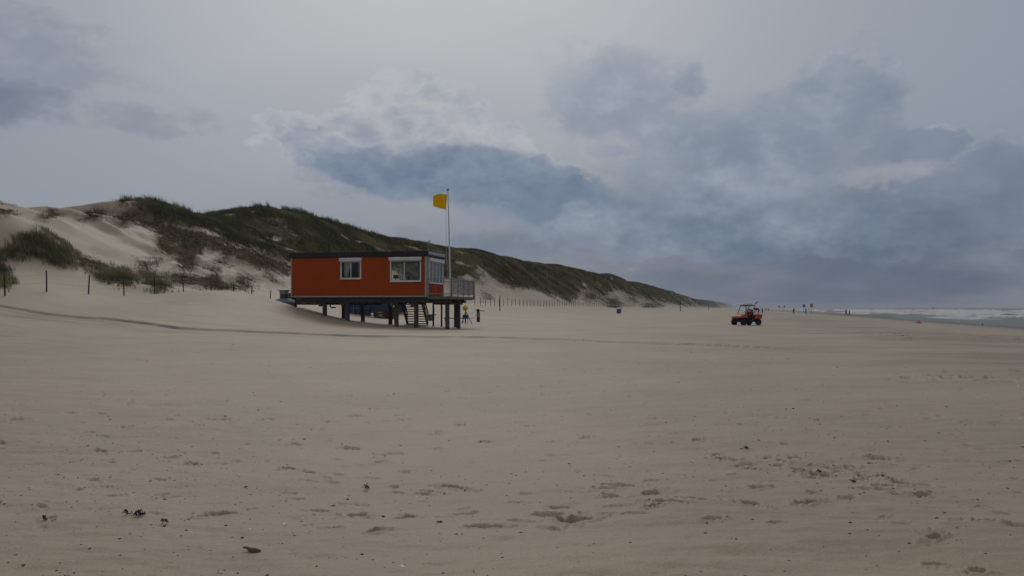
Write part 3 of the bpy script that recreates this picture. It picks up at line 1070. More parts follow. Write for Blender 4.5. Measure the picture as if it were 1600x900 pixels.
M_ = {
    'orange': paint('orange_panel', (0.335, 0.050, 0.010), 0.8, var=0.05, scale=0.5, dirt=(0.27, 0.045, 0.012), spec=0.08),
    'clearscreen': glass_material(0.2),
    'roofblack': paint('black_fascia', (0.012, 0.013, 0.014), 0.6, var=0.2),
    'alu': paint('grey_aluminium', (0.34, 0.34, 0.33), 0.45, 0.2, var=0.1, dirt=(0.2, 0.19, 0.17)),
    'galv': paint('galvanised_steel', (0.25, 0.26, 0.26), 0.5, 0.35, var=0.18, scale=5),
    'white': paint('white_upvc', (0.62, 0.61, 0.58), 0.4, var=0.06, dirt=(0.42, 0.4, 0.36)),
    'beam': paint('tarred_beam', (0.042, 0.040, 0.034), 0.85, var=0.25, bump=0.3),
    'stair': paint('dark_stair_wood', (0.028, 0.027, 0.024), 0.85, var=0.25, bump=0.3),
    'deck': paint('weathered_deck_board', (0.13, 0.135, 0.115), 0.85, var=0.2, scale=4, bump=0.3),
    'pile': paint('weathered_pile', (0.075, 0.068, 0.058), 0.9, var=0.35, scale=2.5, dirt=(0.15, 0.135, 0.11), streak=True, bump=0.5),
    'post': paint('fence_post_wood', (0.062, 0.050, 0.040), 0.9, var=0.3, scale=4, streak=True, bump=0.5),
    'stump': paint('old_timber', (0.055, 0.045, 0.038), 0.9, var=0.35, scale=5, streak=True, bump=0.6),
    'inner': paint('inner_lining', (0.33, 0.31, 0.26), 0.8, var=0.06),
    'glass': glass_material(),
    'blind': paint('vertical_blind', (0.17, 0.195, 0.215), 0.7, var=0.08),
    'curtain': paint('net_curtain', (0.6, 0.6, 0.57), 0.9, var=0.08, streak=True),
    'black': paint('black_plastic', (0.014, 0.015, 0.016), 0.5, var=0.2),
    'rubber': paint('tyre_rubber', (0.016, 0.017, 0.016), 0.85, var=0.3, dirt=(0.09, 0.08, 0.065), scale=9),
    'rim': paint('steel_rim', (0.06, 0.062, 0.062), 0.4, 0.5, var=0.2),
    'utv': paint('orange_bodywork', (0.40, 0.062, 0.012), 0.5, var=0.07, scale=4, dirt=(0.26, 0.085, 0.035), spec=0.3),
    'seat': paint('seat_vinyl', (0.02, 0.02, 0.021), 0.55, var=0.2),
    'lamp': paint('lamp_lens', (0.7, 0.7, 0.68), 0.1, var=0.03, spec=0.8),
    'yellow': flag_material(),
    'buoy': paint('yellow_buoy', (0.58, 0.45, 0.015), 0.5, var=0.1),
    'boxblue': paint('container_blue', (0.012, 0.036, 0.115), 0.55, var=0.15, dirt=(0.05, 0.05, 0.05)),
    'binblue': paint('bin_blue', (0.018, 0.060, 0.24), 0.5, var=0.12),
    'crate': paint('crate_wood', (0.075, 0.062, 0.048), 0.9, var=0.3, scale=6, bump=0.4),
    'paleslat': paint('pale_slat', (0.42, 0.40, 0.36), 0.85, var=0.15, scale=6),
    'brick': None,
    'tank': paint('tank_grey', (0.15, 0.175, 0.185), 0.7, var=0.2, scale=3, dirt=(0.22, 0.20, 0.17)),
    'teal': paint('drum_teal', (0.055, 0.085, 0.095), 0.6, var=0.2),
    'cable': paint('cable_black', (0.045, 0.040, 0.035), 0.7, var=0.1),
    'ropeblue': paint('rope_blue', (0.05, 0.10, 0.16), 0.8, var=0.15),
    'ropewhite': paint('rope_white', (0.5, 0.49, 0.45), 0.85, var=0.15),
    'polewhite': paint('flagpole_white', (0.60, 0.60, 0.58), 0.35, var=0.05),
    'board': paint('surfboard_white', (0.66, 0.65, 0.60), 0.3, var=0.05),
    'red': paint('red_plastic', (0.34, 0.020, 0.022), 0.5, var=0.1),
    'signorange': paint('sign_orange', (0.42, 0.19, 0.07), 0.5, var=0.08),
    'signgreen': paint('sign_grey_green', (0.07, 0.10, 0.09), 0.5, var=0.1),
    'signgrey': paint('sign_grey', (0.14, 0.155, 0.17), 0.5, var=0.1),
    'pink': paint('pink_cloth', (0.34, 0.11, 0.115), 0.85, var=0.12),
    'skin': paint('skin', (0.42, 0.24, 0.17), 0.6, var=0.05),
    'hair': paint('dark_hair', (0.025, 0.018, 0.014), 0.7, var=0.2),
    'redcloth': paint('red_jacket', (0.30, 0.010, 0.022), 0.85, var=0.15),
    'darkcloth': paint('dark_clothing', (0.020, 0.022, 0.028), 0.9, var=0.2),
    'navy': paint('navy_clothing', (0.020, 0.026, 0.045), 0.9, var=0.2),
    'greycloth': paint('grey_clothing', (0.11, 0.115, 0.12), 0.9, var=0.15),
    'maroon': paint('maroon_clothing', (0.10, 0.018, 0.022), 0.9, var=0.15),
    'eye': paint('eye_dark', (0.02, 0.015, 0.012), 0.2, var=0.0),
    'weed': paint('dried_seaweed', (0.016, 0.014, 0.011), 0.8, var=0.3, scale=20),
    'drift': paint('driftwood_brown', (0.15, 0.085, 0.045), 0.85, var=0.3, scale=14, dirt=(0.05, 0.035, 0.025), bump=0.5),
    'shell': paint('shell_white', (0.66, 0.63, 0.57), 0.5, var=0.12, scale=30),
    'scrap': paint('dark_scraps', (0.045, 0.036, 0.026), 0.9, var=0.4, scale=25),
    'hull': paint('boat_hull', (0.05, 0.06, 0.07), 0.6, var=0.1),
    'feather': paint('gull_feather', (0.10, 0.10, 0.105), 0.8, var=0.2),
}


def _brick():
    m, N, b = mat_new('stacked_brick')
    P = N.node('ShaderNodeTexCoord').outputs['Object']
    x, y, z = N.sep(P)
    t = N.node('ShaderNodeTexBrick')
    N.put(t.inputs['Vector'], N.comb(x, z, 0.0))
    t.inputs['Color1'].default_value = (0.115, 0.058, 0.046, 1)
    t.inputs['Color2'].default_value = (0.085, 0.050, 0.042, 1)
    t.inputs['Mortar'].default_value = (0.03, 0.025, 0.022, 1)
    t.inputs['Scale'].default_value = 1.0
    t.inputs['Brick Width'].default_value = 0.21
    t.inputs['Row Height'].default_value = 0.07
    t.inputs['Mortar Size'].default_value = 0.008
    N.put(b.inputs['Base Color'], t.outputs[0])
    b.inputs['Roughness'].default_value = 0.9
    return m


M_['brick'] = _brick()


def _cladding():
    """orange sandwich panels: each sheet faded a little differently, run-off below the windows, sand-scoured foot"""
    m, N, b = mat_new('orange_panel')
    P = N.node('ShaderNodeTexCoord').outputs['Object']
    x, y, z = N.sep(P)
    cell = N.m('FLOOR', N.mul(x, 1 / 1.87))
    wn = N.node('ShaderNodeTexWhiteNoise', noise_dimensions='1D')
    N.put(wn.inputs['W'], cell)
    n = N.noise(N.comb(x, y, N.mul(z, 0.5)), 1.1, 5, 0.6)
    run = N.noise(N.comb(N.mul(x, 9.0), y, N.mul(z, 0.25)), 1.0, 5, 0.65)
    c = N.mix(N.ss(n, 0.3, 0.7), (0.315, 0.054, 0.010, 1), (0.365, 0.064, 0.013, 1))
    c = N.mix(N.mul(wn.outputs[0], 0.35), c, (0.385, 0.068, 0.018, 1))
    c = N.mix(N.mul(N.ss(run, 0.55, 0.8), N.ss(z, 4.4, 3.2), 0.35), c, (0.40, 0.10, 0.045, 1))
    c = N.mix(N.mul(N.ss(z, 3.0, 2.4), N.ss(n, 0.35, 0.7), 0.4), c, (0.28, 0.075, 0.035, 1))
    seam = N.m('ABSOLUTE', N.m('SUBTRACT', N.m('FRACT', N.mul(x, 1 / 1.87)), 0.5))
    c = N.mix(N.mul(N.ss(seam, 0.4945, 0.498), 0.55), c, (0.12, 0.022, 0.008, 1))
    N.put(b.inputs['Base Color'], c)
    b.inputs['Roughness'].default_value = 0.8
    b.inputs['Specular IOR Level'].default_value = 0.08
    return m


M_['orange'] = _cladding()

# ------------------------------------------------------------------ the lifeguard hut on piles
UX, UY = 0.9766, -0.2150             # along the front, left to right
VX, VY = 0.2150, 0.9766              # into depth
HL = 11.2
HX, HY = -6.37 - HL * UX, 60.0 - HL * UY
HRZ = math.atan2(UY, UX)
FLOOR, EAVE, DEPTH = 2.42, 5.50, 4.0


def hut_world(x, y):
    return HX + x * UX + y * VX, HY + x * UY + y * VY


def hut_x(px, y=0.0):
    """local x on the plane local y = const seen at column px"""
    k = (px - 800) / F
    ax, ay = HX + y * VX, HY + y * VY
    return (k * ay - ax) / (UX - k * UY)


def hut_z(px, py, y=0.0):
    x = hut_x(px, y)
    return EYE + (HOR - py) / F * hut_world(x, y)[1]


def wall_with_holes(mb, a0, a1, z0, z1, holes, y0, y1, axis='x', mi=0):
    """a wall between y0 and y1 with rectangular holes (b0, b1, c0, c1), built of butted blocks"""
    def bx(p0, p1, q0, q1):
        if p1 - p0 < 1e-4 or q1 - q0 < 1e-4:
            return
        if axis == 'x':
            mb.box(p0, p1, y0, y1, q0, q1, mi)
        else:
            mb.box(y0, y1, p0, p1, q0, q1, mi)
    cur = a0
    for b0, b1, c0, c1 in sorted(holes):
        bx(cur, b0, z0, z1)
        bx(b0, b1, z0, c0)
        bx(b0, b1, c1, z1)
        cur = b1
    bx(cur, a1, z0, z1)


def window_part(root, x0, x1, z0, z1, y, split, shutter_h, axis='x', out=-1, shutter=True, name='window'):
    """frame with one mullion; pane and roller shutter box are sub-parts. y = outer wall face"""
    f = MB()
    fw = 0.10
    d0, d1 = (y - 0.035, y + 0.09) if out < 0 else (y - 0.09, y + 0.035)

    def bx(m, p0, p1, a, b, q0, q1):
        if axis == 'x':
            m.box(p0, p1, a, b, q0, q1)
        else:
            m.box(a, b, p0, p1, q0, q1)
    bx(f, x0, x0 + fw, d0, d1, z0, z1)
    bx(f, x1 - fw, x1, d0, d1, z0, z1)
    bx(f, x0 + fw, x1 - fw, d0, d1, z0, z0 + fw)
    bx(f, x0 + fw, x1 - fw, d0, d1, z1 - fw * .7, z1)
    for s_ in split:
        xm = x0 + (x1 - x0) * s_
        bx(f, xm - 0.03, xm + 0.03, d0 + 0.02, d1 - 0.01, z0 + fw, z1 - fw * .7)
    # sill that throws the rain clear
    e = 0.05 * (1 if out > 0 else -1)
    yo = d1 if out > 0 else d0
    bx(f, x0 - 0.03, x1 + 0.03, min(yo, yo + e), max(yo, yo + e), z0 - 0.035, z0 + 0.015)
    fr = f.build(name, M_['white'], root, bevel=0.006)
    p = MB()
    ym = (d0 + d1) / 2
    bx(p, x0 + fw - .01, x1 - fw + .01, ym - 0.006, ym + 0.006, z0 + fw - .01, z1 - fw * .7 + .01)
    p.build('pane', M_['glass'], fr)
    if shutter:
        s = MB()
        a, b = (y - 0.17, y - 0.002) if out < 0 else (y + 0.002, y + 0.17)
        bx(s, x0 - 0.06, x1 + 0.06, a, b, z1 + 0.002, z1 + shutter_h)
        s.build('roller_shutter', M_['white'], fr, bevel=0.015)
    return fr


def build_hut():
    root = empty('lifeguard_hut', (HX, HY, 0), HRZ, 'orange flat-roofed lifeguard hut on dark piles with a railed deck', 'lifeguard hut')
    T = 0.10
    w1 = (hut_x(532), hut_x(564.5), hut_z(548, 436), hut_z(548, 408.5))
    w2 = (hut_x(609.5), hut_x(658), hut_z(633, 440), hut_z(633, 407))
    sw = (0.28, 3.78, hut_z(670, 442, 0), hut_z(670, 407.5, 0))
    bw = (6.3, 9.2, 3.60, 5.28)
    # wall: outer orange skin, pale lining inside (butted back to back)
    wl = MB()
    wall_with_holes(wl, 0, HL, FLOOR, EAVE, [w1, w2], 0.0, 0.05)
    wall_with_holes(wl, 0, HL, FLOOR, EAVE, [bw], DEPTH - 0.05, DEPTH)
    wall_with_holes(wl, 0.05, DEPTH - 0.05, FLOOR, EAVE, [sw], HL - 0.05, HL, 'y')
    wall_with_holes(wl, 0.05, DEPTH - 0.05, FLOOR, EAVE, [], 0, 0.05, 'y')
    wl.build('wall', M_['orange'], root)
    li = MB()
    wall_with_holes(li, 0.102, HL - 0.102, FLOOR + .12, EAVE, [w1, w2], 0.052, 0.1)
    wall_with_holes(li, 0.102, HL - 0.102, FLOOR + .12, EAVE, [bw], DEPTH - 0.1, DEPTH - 0.052)
    wall_with_holes(li, 0.102, DEPTH - 0.102, FLOOR + .12, EAVE, [sw], HL - 0.1, HL - 0.052, 'y')
    wall_with_holes(li, 0.102, DEPTH - 0.102, FLOOR + .12, EAVE, [], 0.052, 0.1, 'y')
    li.box(5.6, 5.68, 0.104, DEPTH - 0.104, FLOOR + .12, EAVE)
    li.build('wall_lining', M_['inner'], root)
    fl = MB()
    fl.box(0.06, HL - 0.06, 0.06, DEPTH - 0.06, FLOOR - 0.1, FLOOR + 0.118)
    fl.build('floor', M_['beam'], root)
    rf = MB()
    rf.box(-0.10, HL + 0.10, -0.10, DEPTH + 0.10, EAVE + 0.002, EAVE + 0.40)
    rfo = rf.build('roof', M_['roofblack'], root, bevel=0.01)
    fa = MB()
    fa.box(HL + 0.102, HL + 0.125, -0.08, DEPTH + 0.08, EAVE + 0.14, EAVE + 0.38)
    fa.build('side_fascia', M_['alu'], rfo)
    up = MB()
    for y in (0.1, 1.35, 2.65, 3.9):
        up.bar((HL + 0.02, y, EAVE + 0.4), (HL + 0.02, y, EAVE + 0.56), 0.035)
    up.bar((HL + 0.02, 0.1, EAVE + 0.55), (HL + 0.02, 3.9, EAVE + 0.55), 0.03)
    up.build('roof_rail', M_['galv'], rfo)
    tr = MB()
    tr.box(-0.025, 0.07, -0.03, -0.002, FLOOR, EAVE)
    tr.box(HL - 0.20, HL - 0.02, -0.03, -0.002, FLOOR, EAVE)
    tr.box(0.07, HL - 0.20, -0.03, -0.002, FLOOR, FLOOR + 0.10)
    tr.box(HL + 0.002, HL + 0.03, DEPTH - 0.16, DEPTH + 0.02, FLOOR, EAVE)
    tr.box(HL + 0.002, HL + 0.03, -0.02, 0.10, FLOOR, EAVE)
    tr.build('corner_trim', M_['alu'], root)
    window_part(root, *w1, 0.0, (0.5,), 0.27)
    window_part(root, *w2, 0.0, (0.46,), 0.26)
    window_part(root, *bw, DEPTH, (0.5,), 0.22, out=1)
    fr = window_part(root, *sw, HL, (0.26, 0.5, 0.75), 0.26, axis='y', out=1)
    bl = MB()
    n = 26
    for i in range(n):
        y = sw[0] + 0.14 + (sw[1] - sw[0] - 0.28) * i / (n - 1)
        M = Matrix.Translation((HL - 0.16, y, 0)) @ Matrix.Rotation(R(62), 4, 'Z')
        bl.box(-0.075, 0.075, -0.002, 0.002, sw[2] + 0.12, sw[3] - 0.1, 0, M)
    bl.build('blind', M_['blind'], fr)
    cu = MB()
    xs = np.linspace(w1[0] + 0.13, w1[0] + 0.72, 30)
    V = []
    for zz, sc in ((w1[2] + 0.1, 0.55), (w1[2] + 0.55, 0.62), (w1[3] - 0.35, 0.9), (w1[3] - 0.05, 1.0)):
        for k, x in enumerate(xs):
            V.append((xs[0] + (x - xs[0]) * sc + 0.1, 0.22 + 0.035 * math.sin(k * 1.3), zz))
    Fc = [(j * 30 + k, j * 30 + k + 1, (j + 1) * 30 + k + 1, (j + 1) * 30 + k) for j in range(3) for k in range(29)]
    cu.poly(V, Fc)
    cu.build('curtain', M_['curtain'], root, smooth=True)
    door = MB()
    door.box(9.75, 10.75, DEPTH + 0.002, DEPTH + 0.05, FLOOR + 0.02, FLOOR + 2.15)
    do = door.build('door', M_['white'], root, bevel=0.005)
    hd = MB()
    hd.bar((9.86, DEPTH + 0.05, FLOOR + 1.05), (9.86, DEPTH + 0.11, FLOOR + 1.05), 0.03)
    hd.bar((9.86, DEPTH + 0.11, FLOOR + 1.05), (9.98, DEPTH + 0.11, FLOOR + 1.05), 0.03)
    hd.build('handle', M_['galv'], do)
    sp = MB()
    sx = hut_x(514.5, 2.0)
    sp.tube([(sx, 2.0, EAVE + 0.4), (sx, 2.0, EAVE + 1.15)], 0.075, 12)
    sp.tube([(sx, 2.0, EAVE + 1.17), (sx, 2.0, EAVE + 1.24)], 0.11, 12)
    sp.build('stove_pipe', M_['black'], root, smooth=True)
    am = MB()
    ax = HL + 0.0
    am.tube([(ax - 0.05, 0.35, EAVE + 0.4), (ax - 0.05, 0.35, EAVE + 1.18)], 0.035, 8)
    am.bar((ax - 0.05, 0.35, EAVE + 1.0), (ax + 0.12, 0.35, EAVE + 1.26), 0.05)
    am.box(ax - 0.12, ax + 0.08, 0.32, 0.38, EAVE + 0.98, EAVE + 1.03)
    am.build('wind_vane', M_['galv'], root)
    # floor frame
    for y in (0.12, 1.9, 3.75):
        bm = MB()
        bm.box(0.25, 13.0, y, y + 0.16, 1.98, 2.30)
        bm.build('floor_beam', M_['beam'], root)
    for x in (0.4, 2.2, 4.05, 5.9, 8.05, 9.65, 11.6, 12.7):
        bm = MB()
        bm.box(x, x + 0.12, 0.05, DEPTH - 0.02, 1.84, 1.978)
        bm.build('cross_beam', M_['beam'], root)
    # deck
    DX0, DX1, DY1 = HL + 0.04, 13.06, 6.3
    dk = MB()
    for i in range(13):
        x = DX0 + (DX1 - DX0) * i / 13
        dk.box(x + 0.004, x + (DX1 - DX0) / 13 - 0.004, 0.0, DY1, FLOOR + 0.02, FLOOR + 0.06)
    for i in range(6):
        y = DEPTH + 0.13 + i * 0.14
        dk.box(7.0, DX0 - 0.002, y, y + 0.132, FLOOR + 0.02, FLOOR + 0.06)
    dko = dk.build('deck', M_['deck'], root)
    df = MB()
    df.box(DX0 - 0.02, DX1 + 0.04, -0.045, -0.003, FLOOR - 0.17, FLOOR + 0.055)
    df.box(DX1 + 0.002, DX1 + 0.045, 0.0, DY1, FLOOR - 0.17, FLOOR + 0.055)
    df.box(7.0, DX1, DEPTH + 1.0, DEPTH + 1.04, FLOOR - 0.17, FLOOR + 0.015)
    df.build('edge_board', M_['deck'], dko)
    jo = MB()
    for y in (0.4, 1.6, 2.9, 4.3, 5.9):
        jo.box(HL + 0.1, DX1 - 0.05, y, y + 0.12, FLOOR - 0.20, FLOOR + 0.018)
    jo.box(12.3, 12.48, 3.95, DY1 - 0.1, 2.0, 2.20)
    jo.build('joist', M_['beam'], dko)
    # railing: uprights, rails, balusters
    top = FLOOR + 1.36
    def rail(p, q, every, posts, bal):
        r = MB()
        p, q = Vector(p), Vector(q)
        L = (q - p).length
        for z in (top, FLOOR + 0.24):
            r.bar(p + Vector((0, 0, z)), q + Vector((0, 0, z)), 0.05, 0.045)
        for k in range(posts):
            o = p.lerp(q, k / max(1, posts - 1))
            r.bar(o + Vector((0, 0, FLOOR - 0.12)), o + Vector((0, 0, top)), 0.06)
        ro = r.build('railing', M_['galv'], root)
        if bal:
            n = int(L / every)
            for k in range(1, n):
                b = MB()
                o = p.lerp(q, k / n)
                b.bar(o + Vector((0, 0, FLOOR + 0.25)), o + Vector((0, 0, top - 0.02)), 0.022)
                b.build('baluster', M_['galv'], ro)
    rail((DX0 + 0.05, -0.075, 0), (DX1 + 0.02, -0.075, 0), 0.45, 2, True)
    rail((DX1 + 0.075, -0.02, 0), (DX1 + 0.075, DY1 - 0.02, 0), 0.13, 5, True)
    rail((DX1, DY1 + 0.03, 0), (10.4, DY1 + 0.03, 0), 0.15, 3, True)
    ep = MB()
    ep.tube([(DX1 + 0.12, DY1 + 0.05, FLOOR - 0.3), (DX1 + 0.12, DY1 + 0.05, top + 0.22)], 0.05, 8)
    ep.build('corner_post', M_['polewhite'], root)
    # piles
    def pile(x, y, w=0.29, name='pile', zt=1.98):
        X, Y = hut_world(x, y)
        g = min(ground(X, Y), 1.7) - 0.4
        p = MB()
        p.box(x - w / 2, x + w / 2, y - w / 2, y + w / 2, g, zt)
        p.build(name, M_['pile'], root, bevel=0.015)
    for px in (460, 507.5, 543, 619.5, 650.5, 699):
        pile(hut_x(px, 0.3), 0.3, 0.27)
    pile(12.85, 2.65, 0.27, zt=FLOOR - 0.18)
    for px in (537, 567, 610):
        pile(hut_x(px, 3.8), 3.8, 0.26)
    pile(hut_x(713, 5.9), 5.9, 0.32, zt=FLOOR - 0.18)
    for px in (677, 690):
        pile(hut_x(px, 5.0), 5.0, 0.12, 'thin_post', FLOOR - 0.18)
    for px in (502, 537, 613, 645):
        br = MB()
        x = hut_x(px, 0.12)
        br.box(x - 0.13, x + 0.1, -0.06, 0.115, 1.70, 1.98)
        br.build('pile_bracket', M_['pile'], root)
    # stair under the back landing
    x0, x1 = hut_x(625, DEPTH + 0.9), hut_x(657, DEPTH + 0.9)
    ya, yb = DEPTH + 0.98, DEPTH + 2.75
    X, Y = hut_world((x0 + x1) / 2, yb)
    zb = ground(X, Y)
    st = MB()
    st.box(x0 - 0.03, x1 + 0.03, ya - 0.2, ya, FLOOR - 0.12, FLOOR + 0.0)
    so = st.build('staircase', M_['stair'], root)
    for x in (x0, x1):
        st = MB()
        st.bar((x, ya, FLOOR - 0.02), (x, yb, zb + 0.04), 0.08, 0.30)
        st.build('stringer', M_['stair'], so)
    n = 11
    for i in range(n):
        k = (i + 0.6) / n
        t = MB()
        y, z = ya + (yb - ya) * k, FLOOR + (zb - FLOOR) * k
        t.box(x0 + 0.042, x1 - 0.042, y - 0.13, y + 0.13, z - 0.045, z + 0.03)
        t.build('tread', M_['stair'], so)
    for x in (x0 - 0.03, x1 + 0.03):
        h = MB()
        h.bar((x, ya, FLOOR + 0.95), (x, yb, zb + 0.95), 0.08, 0.09)
        h.bar((x, ya, FLOOR + 0.48), (x, yb, zb + 0.48), 0.05, 0.06)
        for k in (0.0, 0.5, 1.0):
            y, z = ya + (yb - ya) * k, FLOOR + (zb - FLOOR) * k
            h.bar((x, y, z), (x, y, z + 0.97), 0.06)
        h.build('handrail', M_['stair'], so)
    # waste pipe under the floor
    wp = MB()
    wx = hut_x(516, 0.9)
    wp.tube([(wx, 0.9, 2.0), (wx, 0.9, 1.72), (wx + 0.1, 0.9, 1.62), (wx + 0.45, 0.9, 1.62)], 0.06, 10)
    wp.build('waste_pipe', M_['black'], root, smooth=True)
    return root


hut = build_hut()

# ---- inside: lookout's table with a screen, and the lookout
_tx = hut_x(634, 0.9)
tb = empty('table', (*hut_world(_tx + 0.2, 0.75), FLOOR + 0.12), HRZ, 'white table below the wide window inside the orange hut', 'table')
m = MB()
m.box(-0.9, 0.9, -0.35, 0.35, 0.92, 0.96)
m.build('tabletop', M_['white'], tb, bevel=0.006)
for sx in (-0.82, 0.82):
    for sy in (-0.28, 0.28):
        m = MB()
        m.bar((sx, sy, 0), (sx, sy, 0.919), 0.05)
        m.build('leg', M_['galv'], tb)
_sx = hut_x(617, 0.7)
sc = empty('desk_screen', (*hut_world(_sx + 0.05, 0.75), FLOOR + 0.12 + 0.96), HRZ, 'black screen on a stand behind the wide window of the hut', 'screen')
m = MB()
m.box(-0.2, 0.2, -0.02, 0.02, 0.36, 0.62)
m.build('display', M_['black'], sc, bevel=0.01)
m = MB()
m.box(-0.13, 0.13, -0.09, 0.09, 0.0, 0.02)
m.bar((0, 0, 0.02), (0, 0, 0.4), 0.05)
m.build('stand', M_['black'], sc)

# ------------------------------------------------------------------ flagpole and flag
fx, fy = hut_world(12.95, 0.16)
fp = empty('flagpole', (fx, fy, FLOOR + 0.06), 0, 'tall white flagpole with black cap on the corner of the hut deck', 'flagpole')
m = MB()
m.tube([(0, 0, 0), (-0.06, 0, 3.0), (-0.13, 0, 6.0), (-0.19, 0, 7.93)], [0.062, 0.055, 0.046, 0.036], 12)
m.build('pole', M_['polewhite'], fp, smooth=True)
m = MB()
m.lathe([(0.05, 7.93), (0.085, 7.95), (0.085, 8.03), (0.03, 8.06)], 12, 0, Matrix.Translation((-0.19, 0, 0)))
m.build('cap', M_['black'], fp, smooth=True)
m = MB()
m.tube([(-0.12, -0.07, 0.9), (-0.30, -0.07, 3.0), (-0.32, -0.07, 5.5), (-0.28, -0.07, 7.9)], 0.011, 6)
m.build('halyard', M_['ropewhite'], fp)


def build_flag():
    n, k = 36, 26
    V = []
    for j in range(k + 1):
        b = j / k                       # 0 top .. 1 bottom
        for i in range(n + 1):
            a = i / n                   # 0 hoist .. 1 fly
            x = -1.08 * a - 0.10 * b * (1 - a) + 0.05 * a * b
            z = -1.16 * b * (1 - 0.30 * a) - 0.05 * a + 0.07 * math.sin(a * 5 + b * 2.0) * a * (1 - b * .5) + 0.04 * math.sin(a * 3.0) * (1 - b)
            y = 0.16 * math.sin(a * 6.5 - b * 2.2 + 0.6) * (0.25 + 0.75 * a) + 0.05 * math.sin(a * 13 + b * 5) * a + 0.06 * math.sin(b * 6) * a
            if a > 0.82 and b > 0.80:   # the lower fly corner folds back
                y += 0.25 * (a - 0.82) / 0.18
                z -= 0.05
            V.append((x, y, z))
    Fc = [(j * (n + 1) + i, (j + 1) * (n + 1) + i, (j + 1) * (n + 1) + i + 1, j * (n + 1) + i + 1) for j in range(k) for i in range(n)]
    m = MB()
    m.poly(V, Fc)
    o = m.build('warning_flag', M_['yellow'], None, smooth=True, angle=180)
    so = o.modifiers.new('thick', 'SOLIDIFY')
    so.thickness = 0.004
    o.location = (fx - 0.23, fy - 0.07, FLOOR + 0.06 + 7.63)
    tag(o, 'plain yellow flag flying from the white pole in the wind', 'flag')


build_flag()

